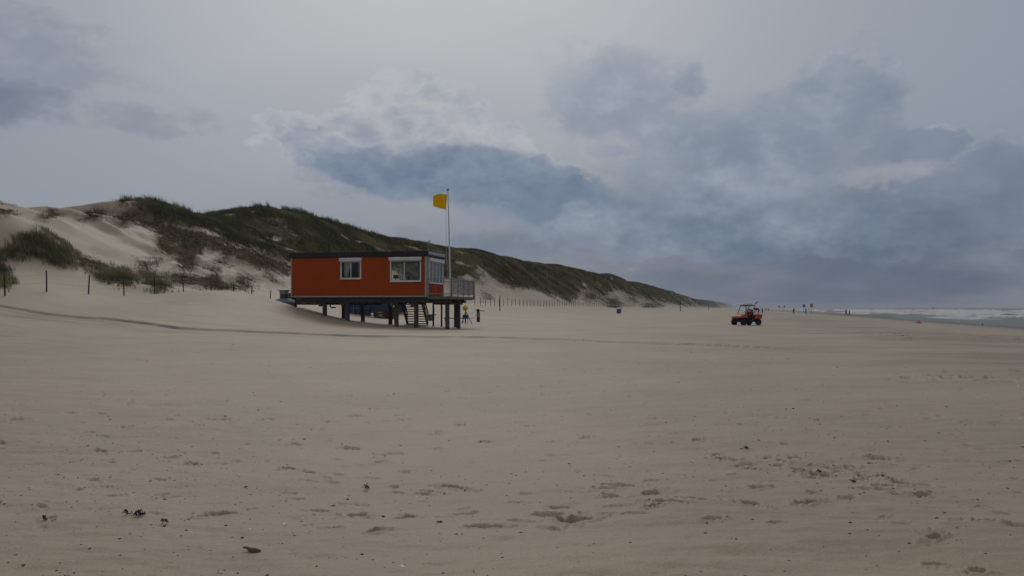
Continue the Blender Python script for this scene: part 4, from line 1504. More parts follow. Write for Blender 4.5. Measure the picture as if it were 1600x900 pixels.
# ------------------------------------------------------------------ people
def person(loc, rz, height=1.75, pose='stand', top='darkcloth', legs='darkcloth', label='', lean=0.0, swing=0.45, cap=None, group=None, shoes='black', build=1.0, phase=1, armbend=0.5):
    """facing local +Y; joints laid out for the pose, one skinned surface, hair as a child"""
    H = height / 1.75
    J, E, Rr, K = [], [], [], []

    def j(p, r, parent=None, kind='torso'):
        J.append(Vector(p) * H)
        Rr.append(r * H * (build if kind in ('torso', 'leg', 'arm') else 1))
        K.append(kind)
        if parent is not None:
            E.append((parent, len(J) - 1))
        return len(J) - 1
    sit = pose == 'sit'
    hz = 0.94
    if sit:
        hz = 0.50
    pel = j((0, 0, hz), 0.135)
    up = lambda h: (0, math.sin(lean) * h - (0.03 if not sit else 0.04) * 0, hz + math.cos(lean) * h)
    wst = j(up(0.16), 0.125, pel)
    chs = j(up(0.36), 0.150, wst)
    nkb = j(up(0.50), 0.085, chs)
    nk = j(up(0.565), 0.056, nkb, 'head')
    hd = up(0.66)
    hc = j((hd[0], hd[1] + 0.02, hd[2]), 0.088, nk, 'head')
    ht = j((hd[0], hd[1] + 0.015, hd[2] + 0.085), 0.070, hc, 'head')
    hands = []
    for s in (-1, 1):
        sh = j((s * 0.17, up(0.455)[1], up(0.455)[2]), 0.068, chs, 'arm')
        if pose == 'drive' or sit:
            el = j((s * 0.23, up(0.3)[1] + 0.12, up(0.22)[2]), 0.047, sh, 'arm')
            wr = j((s * 0.14, up(0.3)[1] + 0.38, up(0.26)[2]), 0.032, el, 'arm')
            hnd = j((s * 0.13, up(0.3)[1] + 0.45, up(0.28)[2]), 0.034, wr, 'hand')
            fd = Vector((0, 0.8, 0.2))
        else:
            a = -s * phase * swing * 0.8 if pose == 'walk' else 0.06
            bx = s * 0.235
            el = j((bx, up(0.455)[1] + math.sin(a) * 0.28, up(0.455)[2] - math.cos(a) * 0.28), 0.046, sh, 'arm')
            a2 = a + armbend
            wr = j((bx, J[el].y / H + math.sin(a2) * 0.25, J[el].z / H - math.cos(a2) * 0.25), 0.031, el, 'arm')
            hnd = j((bx, J[wr].y / H + math.sin(a2) * 0.07, J[wr].z / H - math.cos(a2) * 0.07), 0.036, wr, 'hand')
            fd = Vector((0, math.sin(a2), -math.cos(a2)))
        hands.append((J[hnd].copy(), fd.normalized(), s))
    for s in (-1, 1):
        if sit:
            hp = j((s * 0.10, 0.02, hz - 0.02), 0.095, pel, 'leg')
            kn = j((s * 0.13, 0.46, hz + 0.03), 0.065, hp, 'leg')
            an = j((s * 0.13, 0.50, 0.10), 0.045, kn, 'leg')
            j((s * 0.13, 0.66, 0.045), 0.038, an, 'foot')
        else:
            a = s * phase * swing if pose == 'walk' else s * 0.04
            k2 = a - (0.55 if (pose == 'walk' and a < 0) else 0.08)
            hp = j((s * 0.095, 0.0, hz - 0.05), 0.092, pel, 'leg')
            kn = j((s * 0.10, math.sin(a) * 0.43, hz - 0.05 - math.cos(a) * 0.43), 0.062, hp, 'leg')
            an = j((s * 0.10, J[kn].y / H + math.sin(k2) * 0.40, J[kn].z / H - math.cos(k2) * 0.40), 0.044, kn, 'leg')
            tilt = -0.5 if (pose == 'walk' and a < 0) else 0.0
            j((s * 0.105, J[an].y / H + 0.15 * math.cos(tilt), J[an].z / H - 0.045 + 0.15 * math.sin(tilt)), 0.037, an, 'foot')
    # rest the lowest foot on the ground
    low = min(J[i].z - Rr[i] for i in range(len(J)) if K[i] == 'foot')
    for p in J:
        p.z -= low
    for i, (c, d, s) in enumerate(hands):
        c.z -= low
    me = bpy.data.meshes.new('skeleton')
    me.from_pydata([tuple(p) for p in J], E, [])
    ob = bpy.data.objects.new('skeleton', me)
    S.collection.objects.link(ob)
    sk = ob.modifiers.new('skin', 'SKIN')
    sk.use_smooth_shade = True
    for i, v in enumerate(me.skin_vertices[0].data):
        r = Rr[i]
        v.radius = (r, r * (0.78 if K[i] == 'torso' else 1.0)) if K[i] == 'torso' else (r, r)
        v.use_root = i == 0
    sb = ob.modifiers.new('sub', 'SUBSURF')
    sb.levels = sb.render_levels = 2
    dg = bpy.context.evaluated_depsgraph_get()
    dg.update()
    ev = bpy.data.meshes.new_from_object(ob.evaluated_get(dg))
    bpy.data.objects.remove(ob)
    V = [Vector(v.co) for v in ev.vertices]
    Fc = [list(p.vertices) for p in ev.polygons]
    bpy.data.meshes.remove(ev)
    slot = {'torso': 0, 'arm': 0, 'leg': 1, 'head': 2, 'hand': 2, 'foot': 3}
    segs = [(J[a], J[b], K[b]) for a, b in E] + [(p, p, K[i]) for i, p in enumerate(J) if K[i] in ('head', 'hand', 'foot')]
    MI = []
    for f in Fc:
        c = sum((V[i] for i in f), Vector()) / len(f)
        best, bk = 1e9, 'torso'
        for a, b, k in segs:
            d = b - a
            t = 0 if d.length < 1e-6 else max(0, min(1, (c - a).dot(d) / d.length_squared))
            q = (c - a - d * t).length
            if q < best:
                best, bk = q, k
        MI.append(slot[bk])
    m = MB()
    m.v = [tuple(v) for v in V]
    m.f = Fc
    m.m = MI
    # fingers and thumb
    for c, d, s in hands:
        side = Vector((0, 1, 0)) if abs(d.y) < 0.7 else Vector((1, 0, 0))
        inn = Vector((-s, 0, 0)) if abs(d.y) < 0.7 else Vector((0, 0, -1))
        for q, L in ((-1.5, 0.065), (-0.5, 0.08), (0.5, 0.085), (1.5, 0.075)):
            b = c + side * q * 0.018 * H + d * 0.018 * H
            m.tube([b, b + d * L * 0.55 * H + inn * 0.008 * H, b + d * L * 0.9 * H + inn * 0.03 * H], [0.0095 * H, 0.0085 * H, 0.006 * H], 6, 2)
        b = c + side * 0.03 * H
        m.tube([b, b + side * 0.03 * H + d * 0.02 * H, b + side * 0.035 * H + d * 0.05 * H + inn * 0.015 * H], [0.011 * H, 0.010 * H, 0.007 * H], 6, 2)
    hcv, htv = J[hc], J[ht]
    f0 = hcv + Vector((0, 0.085, 0)) * H
    m.ellip(f0 + Vector((0, 0.012, -0.005)) * H, (0.013 * H, 0.02 * H, 0.022 * H), 8, 6, 2)
    for s in (-1, 1):
        m.ellip(f0 + Vector((s * 0.032, -0.008, 0.028)) * H, (0.012 * H, 0.008 * H, 0.008 * H), 8, 6, 4)
        m.ellip(hcv + Vector((s * 0.088, 0.0, 0.01)) * H, (0.012 * H, 0.022 * H, 0.032 * H), 8, 6, 2)
    m.ellip(f0 + Vector((0, -0.004, -0.042)) * H, (0.024 * H, 0.008 * H, 0.006 * H), 8, 6, 4)
    o = m.build('person', [M_[top], M_[legs], M_['skin'], M_[shoes], M_['eye']], None, smooth=True, angle=180)
    o.location = loc
    o.rotation_euler = (0, 0, rz)
    tag(o, label, 'person', group)
    h = MB()
    c = hcv + Vector((0, -0.012, 0.045)) * H
    h.ellip(c, (0.097 * H, 0.105 * H, 0.092 * H), 14, 10)
    # keep the crown and the back of the head only
    h.v = [(x, (min(y, c.y + 0.055 * H) if z < c.z + 0.03 * H else y), max(z, c.z - (0.085 if y < c.y else 0.0) * H)) for x, y, z in h.v]
    if cap:
        h.box(c.x - 0.06 * H, c.x + 0.06 * H, c.y + 0.07 * H, c.y + 0.17 * H, c.z + 0.0 * H, c.z + 0.018 * H)
    h.build('cap' if cap else 'hair', M_[cap or 'hair'], o, smooth=True, angle=60)
    return o


def at(px, Y, dz=0.0):
    X = (px - 800) / F * Y
    return (X, Y, ground(X, Y) + dz)


# lookout behind the wide window
_p = hut_world(hut_x(638, 1.6), 1.6)
person((*_p, FLOOR + 0.12), HRZ - R(60), 1.86, 'stand', 'redcloth', 'darkcloth', 'lookout in a red top standing behind the wide hut window', armbend=1.4)

person(at(1240, 212), R(200), 1.80, 'walk', 'darkcloth', 'darkcloth', 'stooping walker in dark clothes alone on the far sand, left of the slim figure', lean=0.22, swing=0.5)
person(at(1259.3, 218), R(100), 1.80, 'walk', 'darkcloth', 'darkcloth', 'slim upright figure in dark clothes below the orange sign board', swing=0.12, build=0.9)
person(at(1322, 205), R(110), 1.82, 'walk', 'darkcloth', 'darkcloth', 'taller figure in black of the couple walking near the water', swing=0.35, build=1.1, group='couple near the water')
person(at(1327.2, 208), R(100), 1.66, 'walk', 'greycloth', 'navy', 'smaller figure in grey of the couple walking near the water', swing=0.25, group='couple near the water')
person(at(1197, 440), R(180), 1.8, 'walk', 'darkcloth', 'darkcloth', 'left one of two tiny dark walkers beyond the buggy', swing=0.3, group='two far walkers')
person(at(1200.4, 440), R(180), 1.8, 'walk', 'navy', 'darkcloth', 'right one of two tiny dark walkers beyond the buggy', swing=0.2, group='two far walkers')
person(at(1185.4, 205), R(170), 1.70, 'walk', 'maroon', 'darkcloth', 'walker with a maroon top and dark legs just behind the buggy', swing=0.3)
person(at(1191.2, 205), R(185), 1.72, 'walk', 'greycloth', 'darkcloth', 'walker in a grey top just right of the buggy', swing=0.3)

# ------------------------------------------------------------------ the orange beach buggy
UTV = empty('beach_buggy', at(1166, 74.0), R(180 + 27), 'orange lifeguard buggy with open cab and four fat black tyres', 'buggy')
UTV.location.z += 0.0


def sweep(mb, prof, y0, y1, mi=0, taper=None):
    """side outline (x, z) extruded across y; taper(x, z) scales the width"""
    n = len(prof)
    V = []
    for y in (y0, y1):
        for x, z in prof:
            V.append((x, y * (taper(x, z) if taper else 1.0), z))
    Fc = [tuple(range(n)), tuple(range(2 * n - 1, n - 1, -1))]
    Fc += [(i, i + n, (i + 1) % n + n, (i + 1) % n) for i in range(n)]
    mb.poly(V, Fc, mi)


def build_buggy():
    r = UTV
    W = 0.66
    m = MB()       # hood and front wings
    sweep(m, [(0.42, 0.60), (0.42, 1.00), (0.62, 1.03), (0.95, 0.97), (1.18, 0.86), (1.27, 0.74), (1.25, 0.64), (1.10, 0.70), (0.98, 0.72), (0.70, 0.70), (0.56, 0.62)], -W, W, 0,
          lambda x, z: 1.0 - 0.22 * max(0, (x - 0.75) / 0.5) * (0.5 + 0.5 * (z > 0.8)) - (0.06 if z > 0.9 else 0))
    hood = m.build('hood', M_['utv'], r, bevel=0.03)
    m = MB()
    m.box(1.262, 1.30, -0.40, 0.40, 0.52, 0.72)
    for z in (0.56, 0.62, 0.68):
        m.box(1.30, 1.315, -0.36, 0.36, z, z + 0.03)
    m.build('grille', M_['black'], r, bevel=0.01)
    for s in (-1, 1):
        h = MB()
        h.lathe([(0.075, 0), (0.08, 0.03), (0.06, 0.055)], 14, 0, Matrix.Translation((1.17, s * 0.40, 0.80)) @ Matrix.Rotation(R(70), 4, 'Y'))
        h.build('headlight', M_['lamp'], r, smooth=True)
    m = MB()
    m.tube([(1.28, -0.42, 0.40), (1.37, -0.40, 0.45), (1.37, -0.40, 0.66), (1.37, 0.40, 0.66), (1.37, 0.40, 0.45), (1.28, 0.42, 0.40)], 0.028, 8)
    m.bar((1.2, -0.3, 0.44), (1.37, -0.3, 0.5), 0.04)
    m.bar((1.2, 0.3, 0.44), (1.37, 0.3, 0.5), 0.04)
    m.build('bull_bar', M_['black'], r, smooth=True)
    m = MB()       # frame and floor
    m.box(-1.15, 1.25, -0.36, 0.36, 0.30, 0.44)
    m.box(-0.42, 0.45, -0.64, 0.64, 0.30, 0.40)
    sweep(m, [(-0.45, 0.401), (0.44, 0.401), (0.44, 0.72), (0.30, 0.66), (0.15, 0.50), (-0.05, 0.50), (-0.12, 0.62), (-0.45, 0.62)], -0.65, 0.65)
    m.build('chassis', M_['black'], r, bevel=0.015)
    m = MB()       # cargo bed
    m.box(-1.30, -0.50, -0.62, 0.62, 0.60, 0.66)
    for y in (-0.66, 0.61):
        sweep(m, [(-1.33, 0.60), (-0.48, 0.60), (-0.48, 0.97), (-1.33, 0.97)], y, y + 0.05)
    m.box(-1.34, -1.28, -0.608, 0.608, 0.662, 0.97)
    m.box(-0.54, -0.48, -0.608, 0.608, 0.662, 0.97)
    bed = m.build('cargo_bed', M_['utv'], r, bevel=0.015)
    for y in (-0.69, 0.665):
        m = MB()
        m.box(-1.34, -0.47, y, y + 0.025, 0.955, 0.995)
        m.build('bed_rail', M_['black'], bed)
    for s in (-1, 1):
        t = MB()
        t.box(-1.356, -1.342, s * 0.52 - 0.05, s * 0.52 + 0.05, 0.80, 0.92)
        t.build('tail_light', M_['red'], r)
    # roll cage
    m = MB()
    for s in (-1, 1):
        y = s * 0.60
        m.tube([(0.50, y, 0.98), (0.36, y * .98, 1.35), (0.18, y * .95, 1.72), (0.06, y * .95, 1.80), (-0.42, y * .95, 1.80), (-0.50, y * .97, 1.70), (-0.50, y, 0.66)], 0.028, 8)
    for x, z in ((0.10, 1.79), (-0.44, 1.79)):
        m.tube([(x, -0.57, z), (x, 0.57, z)], 0.026, 8)
    m.tube([(-0.50, -0.6, 1.25), (-0.50, 0.6, 1.25)], 0.024, 8)
    m.tube([(-0.50, -0.58, 1.62), (-0.95, -0.5, 0.98)], 0.02, 8)
    m.tube([(-0.50, 0.58, 1.62), (-0.95, 0.5, 0.98)], 0.02, 8)
    m.build('roll_cage', M_['black'], r, smooth=True)
    m = MB()
    sweep(m, [(0.24, 1.80), (-0.58, 1.80), (-0.60, 1.845), (0.20, 1.87)], -0.62, 0.62)
    m.build('roof', M_['black'], r, bevel=0.02)
    m = MB()
    V = [(0.485, -0.56, 1.02), (0.485, 0.56, 1.02), (0.19, 0.53, 1.72), (0.19, -0.53, 1.72)]
    m.poly(V + [(x + 0.008, y, z + 0.004) for x, y, z in V], [(0, 1, 2, 3), (7, 6, 5, 4), (0, 4, 5, 1), (1, 5, 6, 2), (2, 6, 7, 3), (3, 7, 4, 0)])
    m.build('windscreen', M_['clearscreen'], r)
    for s in (-1, 1):
        t = MB()
        t.box(-0.38, 0.08, s * 0.30 - 0.25, s * 0.30 + 0.25, 0.625, 0.74)
        sweep(t, [(-0.38, 0.74), (-0.27, 0.74), (-0.33, 1.30), (-0.42, 1.30)], s * 0.30 - 0.24, s * 0.30 + 0.24)
        t.box(-0.44, -0.35, s * 0.30 - 0.12, s * 0.30 + 0.12, 1.305, 1.46)
        t.build('seat', M_['seat'], r, bevel=0.03)
    m = MB()
    c = Vector((0.30, 0.30, 1.02))
    ring = []
    for k in range(17):
        a = 2 * math.pi * k / 16
        ring.append(c + Vector((-0.10 * math.sin(a) * 0.9, 0.16 * math.cos(a), 0.16 * math.sin(a) * 0.85)))
    m.tube(ring, 0.014, 6, cap=False)
    m.tube([c, c + Vector((0.18, 0, -0.15))], 0.02, 6)
    m.bar(c + Vector((0, -0.15, 0)), c + Vector((0, 0.15, 0)), 0.02)
    m.build('steering_wheel', M_['black'], r, smooth=True)
    # wheels
    first = None
    for x, rad in ((0.90, 0.30), (-0.92, 0.30)):
        for s in (-1, 1):
            M = Matrix.Rotation(R(90), 4, 'X')
            t = MB()
            w = 0.14
            t.lathe([(0.17, -w), (0.25, -w), (0.285, -w * .75), (rad, -w * .4), (rad, w * .4), (0.285, w * .75), (0.25, w), (0.17, w)], 28, 0, M)
            for k in range(18):
                a = 2 * math.pi * k / 18
                Mk = M @ Matrix.Rotation(a, 4, 'Z') @ Matrix.Translation((rad - 0.005, 0, 0)) @ Matrix.Rotation(0.5 if k % 2 else -0.5, 4, 'X')
                t.box(-0.01, 0.018, -0.018, 0.018, -w * 0.8, w * 0.8, 0, Mk)
            wo = t.build('wheel', M_['rubber'], r, smooth=True, angle=30)
            wo.location = (x, s * 0.60, rad)
            q = MB()
            q.lathe([(0.168, -w * .6), (0.14, -w * .3), (0.06, -w * .2), (0.05, w * .2), (0.14, w * .3), (0.168, w * .6)], 20, 0, M)
            q.build('rim', M_['rim'], wo, smooth=True)
            sp = MB()
            sp.tube([(x, s * 0.48, rad), (x, s * 0.30, 0.36)], 0.03, 8)
            sp.tube([(x - 0.08, s * 0.46, rad + 0.05), (x - 0.08, s * 0.3, 0.68)], 0.035, 8)
            sp.build('suspension', M_['black'], r)
    for s in (-1, 1):
        g = MB()
        sweep(g, [(0.44, 0.44), (0.52, 0.52), (0.66, 0.66), (0.90, 0.70), (1.12, 0.66), (1.12, 0.70), (0.90, 0.74), (0.62, 0.72), (0.44, 0.56)], s * 0.67 - 0.10, s * 0.67 + 0.10)
        g.build('mudguard', M_['black'], r, bevel=0.01)
        g = MB()
        sweep(g, [(-0.50, 0.44), (-0.58, 0.54), (-0.72, 0.595), (-0.50, 0.598)], s * 0.66 - 0.08, s * 0.66 + 0.08)
        g.build('mudguard', M_['black'], r, bevel=0.01)
    m = MB()
    m.tube([(0.36, 0.62, 1.36), (0.38, 0.78, 1.40)], 0.012, 6)
    m.box(0.36, 0.40, 0.75, 0.87, 1.36, 1.52)
    m.build('mirror', M_['black'], r)


build_buggy()
_M = Matrix.Translation(UTV.location) @ Matrix.Rotation(R(207), 4, 'Z')


def on_buggy(x, y, z):
    return tuple(_M @ Vector((x, y, z)))


person(on_buggy(-0.20, 0.30, 0.30), R(207 - 90), 1.62, 'sit', 'redcloth', 'darkcloth', 'driver in a red jacket and dark cap at the wheel of the buggy', cap='darkcloth', lean=-0.12, build=1.15)

# rescue board on the roof, fin up
m = MB()
n = 40
V, Fc = [], []
for i in range(n + 1):
    u = i / n
    w = 0.30 * (math.sin(math.pi * min(1, u * 1.02)) ** 0.55) * (1 - 0.25 * u ** 3) + 0.004
    th = 0.05 * math.sin(math.pi * u) ** 0.4 + 0.004
    z = 0.10 * (2 * u - 1) ** 4 * (1 if u > .5 else 0.4)
    for k in range(12):
        a = 2 * math.pi * k / 12
        V.append((-1.55 + 3.1 * u, w * math.cos(a), z * -1 + th * math.sin(a) * (1 if math.sin(a) > 0 else 0.7)))
for i in range(n):
    for k in range(12):
        a, b = i * 12 + k, i * 12 + (k + 1) % 12
        Fc.append((a, b, b + 12, a + 12))
Fc.append(tuple(range(12))[::-1])
Fc.append(tuple(n * 12 + k for k in range(12)))
SB = empty('rescue_board', on_buggy(0.02, -0.05, 1.94), R(207), 'long white surfboard strapped fin-up on the buggy roof', 'surfboard')
m.poly(V, Fc)
m.build('board', M_['board'], SB, smooth=True, angle=180)
m = MB()
sweep(m, [(-1.12, 0.04), (-1.30, 0.04), (-1.50, 0.26), (-1.42, 0.27)], -0.012, 0.012)
m.build('fin', M_['maroon'], SB)
for x in (-0.45, 0.1):
    m = MB()
    m.tube([(x, -0.33, -0.07), (x, -0.28, 0.05), (x, 0, 0.062), (x, 0.28, 0.05), (x, 0.33, -0.07)], 0.014, 6)
    m.build('strap', M_['black'], SB)

# red rescue tube slung across the rear of the cab
RT = empty('rescue_tube', on_buggy(-0.68, 0.15, 1.52), R(207), 'red rescue tube slung behind the cab of the buggy', 'rescue tube')
m = MB()
m.tube([(0.12, 0.2, 0.03), (0.02, 0.2, 0.02), (-0.20, 0.2, 0), (-0.48, 0.2, -0.02), (-0.56, 0.2, -0.02)], [0.05, 0.085, 0.09, 0.085, 0.04], 12)
m.build('float', M_['red'], RT, smooth=True)
m = MB()
m.tube([(0.12, 0.2, 0.03), (0.18, 0.25, 0.02), (0.18, 0.40, 0.10)], 0.012, 6)
m.build('strap', M_['black'], RT)
for y in (0.1, 0.3):
    m = MB()
    m.tube([(0.16, y, -0.09), (-0.6, y, -0.11)], 0.014, 6)
    m.build('carrier', M_['black'], RT)

# ------------------------------------------------------------------ post fences along the foot of the dunes
def fence(name, cols, label, hgt):
    P = []
    for px in cols:
        Y = F * 42.0 / CT / (1150 - px)
        X = (px - 800) / F * Y
        P.append((X, Y, ground(X, Y)))
    root = empty(name, P[0], 0, label, 'fence')
    o = Vector(P[0])
    tops = []
    for i, p in enumerate(P):
        m = MB()
        h = hgt * random.uniform(0.88, 1.08)
        lx, ly = random.gauss(0, 0.05), random.gauss(0, 0.05)
        b = Vector(p) - o
        m.tube([b + Vector((0, 0, -0.4)), b + Vector((lx * .5, ly * .5, h * .5)), b + Vector((lx, ly, h)), b + Vector((lx, ly, h + 0.02))], [0.050, 0.046, 0.044, 0.03], 8)
        m.build('fence_post', M_['post'], root, smooth=True)
        tops.append((b, Vector((lx, ly, h))))
    for fr in (0.45, 0.85):
        w = MB()
        pts = []
        for (b, t) in tops:
            pts.append(b + t * fr)
        seq = []
        for a, c in zip(pts[:-1], pts[1:]):
            seq += [a, a.lerp(c, 0.5) + Vector((0, 0, -0.06))]
        seq.append(pts[-1])
        w.tube(seq, 0.006, 4)
        w.build('wire', M_['galv'], root)
    return root


fence('post_and_wire_fence', [-95, -25, 8, 73, 138, 194, 241, 287, 330, 365, 393, 422], 'thin dark posts in a line across the sand left of the hut', 1.28)
_c = []
_Y = 133.0
while _Y < 345:
    _c.append(1150 - F * 42.0 / CT / _Y)
    _Y += random.uniform(2.6, 3.1) * (1 + 0.15 * (_Y > 240))
fence('post_and_wire_fence', _c[:76], 'many thin dark posts in a line along the dune foot beyond the hut deck', 1.35)


def post(px, Y, h, r, name, label, cat, mat='post', group=None, dz=0.0):
    m = MB()
    m.tube([(0, 0, -0.4), (0, 0, h * .5), (0.02, 0, h), (0.02, 0, h + 0.02)], [r * 1.1, r, r * .95, r * .6], 10)
    o = m.build(name, M_[mat], None, smooth=True)
    o.location = at(px, Y)
    return tag(o, label, cat, group)


post(781, 128, 2.5, 0.075, 'beach_post', 'taller dark post standing among the thin fence posts near the deck', 'post')
post(1063, 330, 5.0, 0.17, 'beach_post', 'tall dark pole alone on the sand below the end of the dunes', 'post')
post(1107.5, 560, 3.4, 0.2, 'beach_post', 'short far pole between the tall lone pole and the buggy', 'post')

# ------------------------------------------------------------------ things behind and around the hut
def drum_tank():
    r = empty('septic_tank', at(444, 66.0), HRZ, 'grey sunken tank with a round capped neck at the left end of the hut', 'tank')
    m = MB()
    m.lathe([(1.05, -0.5), (1.05, 0.10), (0.95, 0.22), (0.5, 0.42), (0.36, 0.45)], 28)
    m.build('body', M_['tank'], r, smooth=True, angle=30)
    m = MB()
    m.lathe([(0.34, 0.40), (0.34, 0.78), (0.36, 0.78), (0.36, 0.80)], 24)
    m.build('neck', M_['teal'], r, smooth=True, angle=30)
    m = MB()
    m.lathe([(0.38, 0.80), (0.38, 1.08), (0.50, 1.09), (0.50, 1.15), (0.2, 1.19)], 24)
    m.build('lid', M_['alu'], r, smooth=True, angle=30)
    d = empty('drum', at(456.5, 68.0), 0, 'dark teal drum half hidden behind the left end of the hut', 'drum')
    m = MB()
    m.lathe([(0.36, -0.1), (0.38, 0.0), (0.36, 0.05), (0.36, 0.55), (0.385, 0.57), (0.36, 0.6), (0.36, 1.15), (0.38, 1.18), (0.34, 1.2)], 24)
    m.build('body', M_['teal'], d, smooth=True, angle=30)
    m = MB()
    m.lathe([(0.06, 1.2), (0.06, 1.24), (0.03, 1.25)], 12, 0, Matrix.Translation((0.15, 0, 0)))
    m.build('bung', M_['black'], d)


drum_tank()
m = MB()
_pts = []
for px, py in ((466, 473), (468, 478), (473, 483), (480, 486.5), (492, 487.5), (503, 486), (507, 484.5)):
    X, Y = (px - 800) / F * 65.5, 65.5
    _pts.append((X, Y + 0.3 * math.sin(px), ground(X, Y) + 0.03))
_pts[0] = (_pts[0][0], 63.5, 2.0)
_pts[1] = (_pts[1][0], 64.5, max(_pts[1][2], 1.5))
m.tube(_pts, 0.025, 6)
tag(m.build('cable', M_['cable'], None, smooth=True), 'black cable sagging from the hut floor onto the sand', 'cable')


def container(px0, px1, Y, label, H=2.6, L=6.0, sink=0.1):
    X0, X1 = (px0 - 800) / F * Y, (px1 - 800) / F * Y
    W = (X1 - X0) / UX
    r = empty('shipping_container', (X0, Y, ground((X0 + X1) / 2, Y) - sink), HRZ, label, 'container')
    m = MB()
    m.box(0.05, W - 0.05, 0.06, L, 0.12, H - 0.05)
    for k in range(24):
        y = 0.25 + k * 0.24
        m.box(-0.0, 0.048, y, y + 0.12, 0.16, H - 0.12)
        m.box(W - 0.048, W, y, y + 0.12, 0.16, H - 0.12)
    m.build('body', M_['boxblue'], r)
    m = MB()
    for x in (0, W - 0.14):
        m.box(x, x + 0.14, -0.02, 0.05, 0, H)
    m.box(0.14, W - 0.14, -0.02, 0.05, H - 0.14, H)
    m.box(0.14, W - 0.14, -0.02, 0.05, 0, 0.14)
    m.build('door_frame', M_['boxblue'], r)
    for s in (0, 1):
        d = MB()
        x0, x1 = (0.15, W / 2 - 0.01) if s == 0 else (W / 2 + 0.01, W - 0.15)
        d.box(x0, x1, 0.0, 0.05, 0.15, H - 0.15)
        for k in range(5):
            z = 0.3 + k * 0.45
            d.box(x0 + 0.06, x1 - 0.06, -0.02, -0.001, z, z + 0.2)
        do = d.build('door', M_['boxblue'], r)
        b = MB()
        for f in (0.3, 0.75):
            x = x0 + (x1 - x0) * f
            b.tube([(x, -0.06, 0.16), (x, -0.06, H - 0.16)], 0.022, 8)
        b.bar((x0 + 0.1, -0.085, 0.72), (x1 - 0.12, -0.085, 0.72), 0.03, 0.05)
        b.build('lock_rod', M_['galv'], do)
    return r


container(546, 583, 79.0, 'dark blue container with twin doors on the sand behind the hut')
container(585, 605, 85.5, 'blue container partly hidden by crates behind the hut')


def pallet_crate(px, Y, w, h, label, slats=2):
    r = empty('crate', at(px, Y), HRZ, label, 'crate')
    m = MB()
    for x in (-w / 2, w / 2 - 0.09):
        for y in (0, 0.9):
            m.box(x, x + 0.09, y, y + 0.09, 0, h)
    for z in np.arange(0.05, h, 0.16):
        m.box(-w / 2 + 0.09, w / 2 - 0.09, 0.92, 0.95, z, z + 0.1)
        m.box(-w / 2 + 0.002, -w / 2 + 0.03, 0.09, 0.9, z, z + 0.1)
    m.box(-w / 2 + .09, w / 2 - .09, 0.1, 0.9, 0.02, 0.06)
    m.build('frame', M_['crate'], r)
    m = MB()
    for k in range(4):
        z = 0.06 + k * (h - 0.15) / 3.3
        m.box(-w / 2 + 0.0, w / 2, -0.03, -0.002, z, z + 0.11)
    m.build('slat', M_['crate'], r)
    m = MB()
    for k in range(slats):
        z = 0.28 + 0.26 * k
        m.box(-0.05, w / 2 - 0.12, -0.06, -0.032, z, z + 0.08)
    m.build('pale_slat', M_['paleslat'], r)


pallet_crate(592, 76.5, 1.0, 0.95, 'dark slatted crate with two pale slats beside the blue container')


def bricks():
    r = empty('brick_stack', at(609, 77.0), HRZ, 'low stack of dark red bricks behind the hut, right of the crate', 'brick stack')
    m = MB()
    m.box(-0.55, 0.55, 0.0, 0.9, 0.12, 0.95)
    m.box(-0.35, 0.5, 0.05, 0.85, 0.951, 1.08)
    m.build('brick_block', M_['brick'], r, bevel=0.01)
    m = MB()
    for x in (-0.55, -0.06, 0.43):
        m.box(x, x + 0.12, 0, 0.9, -0.1, 0.115)
    m.build('pallet', M_['crate'], r)
    b = MB()
    V = []
    n = 14
    for i in range(n + 1):
        for k in range(n + 1):
            u, v = i / n - 0.5, k / n - 0.5
            V.append((u * 0.7, v * 0.6, 0.30 * math.exp(-6 * (u * u + v * v)) + 0.05 * math.sin(u * 19 + v * 7) * math.cos(v * 15) - 0.02))
    b.poly(V, [(i * (n + 1) + k, (i + 1) * (n + 1) + k, (i + 1) * (n + 1) + k + 1, i * (n + 1) + k + 1) for i in range(n) for k in range(n)])
    o = b.build('sack', M_['paleslat'], None, smooth=True, angle=180)
    o.modifiers.new('thick', 'SOLIDIFY').thickness = 0.03
    x, y = r.location.x + 0.1 * UX + 0.45 * VX, r.location.y + 0.1 * UY + 0.45 * VY
    o.location = (x, y, r.location.z + 1.11)
    tag(o, 'crumpled pale sack lying on the dark red brick stack', 'sack')


bricks()
m = MB()
m.lathe([(0.11, 0.0), (0.13, 0.04), (0.13, 0.22), (0.07, 0.27), (0.07, 0.30), (0.14, 0.31), (0.14, 0.42), (0.05, 0.46)], 14)
o = m.build('jerrycan', M_['board'], None, smooth=True)
o.location = at(581.5, 75.5)
tag(o, 'small white plastic can on the sand at the corner of the blue container', 'can')

# grey bin, thin pole with a box
r = empty('waste_bin', at(672.8, 78.0), HRZ, 'small grey-green bin standing on the sand right of the stair', 'bin')
m = MB()
m.poly([(-.15, -.15, 0), (.15, -.15, 0), (.15, .15, 0), (-.15, .15, 0), (-.19, -.19, .58), (.19, -.19, .58), (.19, .19, .58), (-.19, .19, .58)], [(3, 2, 1, 0), (4, 5, 6, 7), (0, 1, 5, 4), (1, 2, 6, 5), (2, 3, 7, 6), (3, 0, 4, 7)])
m.build('body', M_['signgreen'], r, bevel=0.02)
m = MB()
m.box(-0.21, 0.21, -0.21, 0.21, 0.585, 0.64)
m.build('lid', M_['signgreen'], r, bevel=0.02)
r = empty('shower_pole', at(678.3, 84.0), HRZ, 'thin pole with a small pale box beside the grey-green bin', 'pole')
m = MB()
m.tube([(0, 0, -0.3), (0, 0, 1.35)], 0.035, 8)
m.build('pole', M_['post'], r)
m = MB()
m.box(-0.22, 0.22, -0.08, 0.08, 0.42, 0.58)
m.build('box', M_['alu'], r, bevel=0.01)

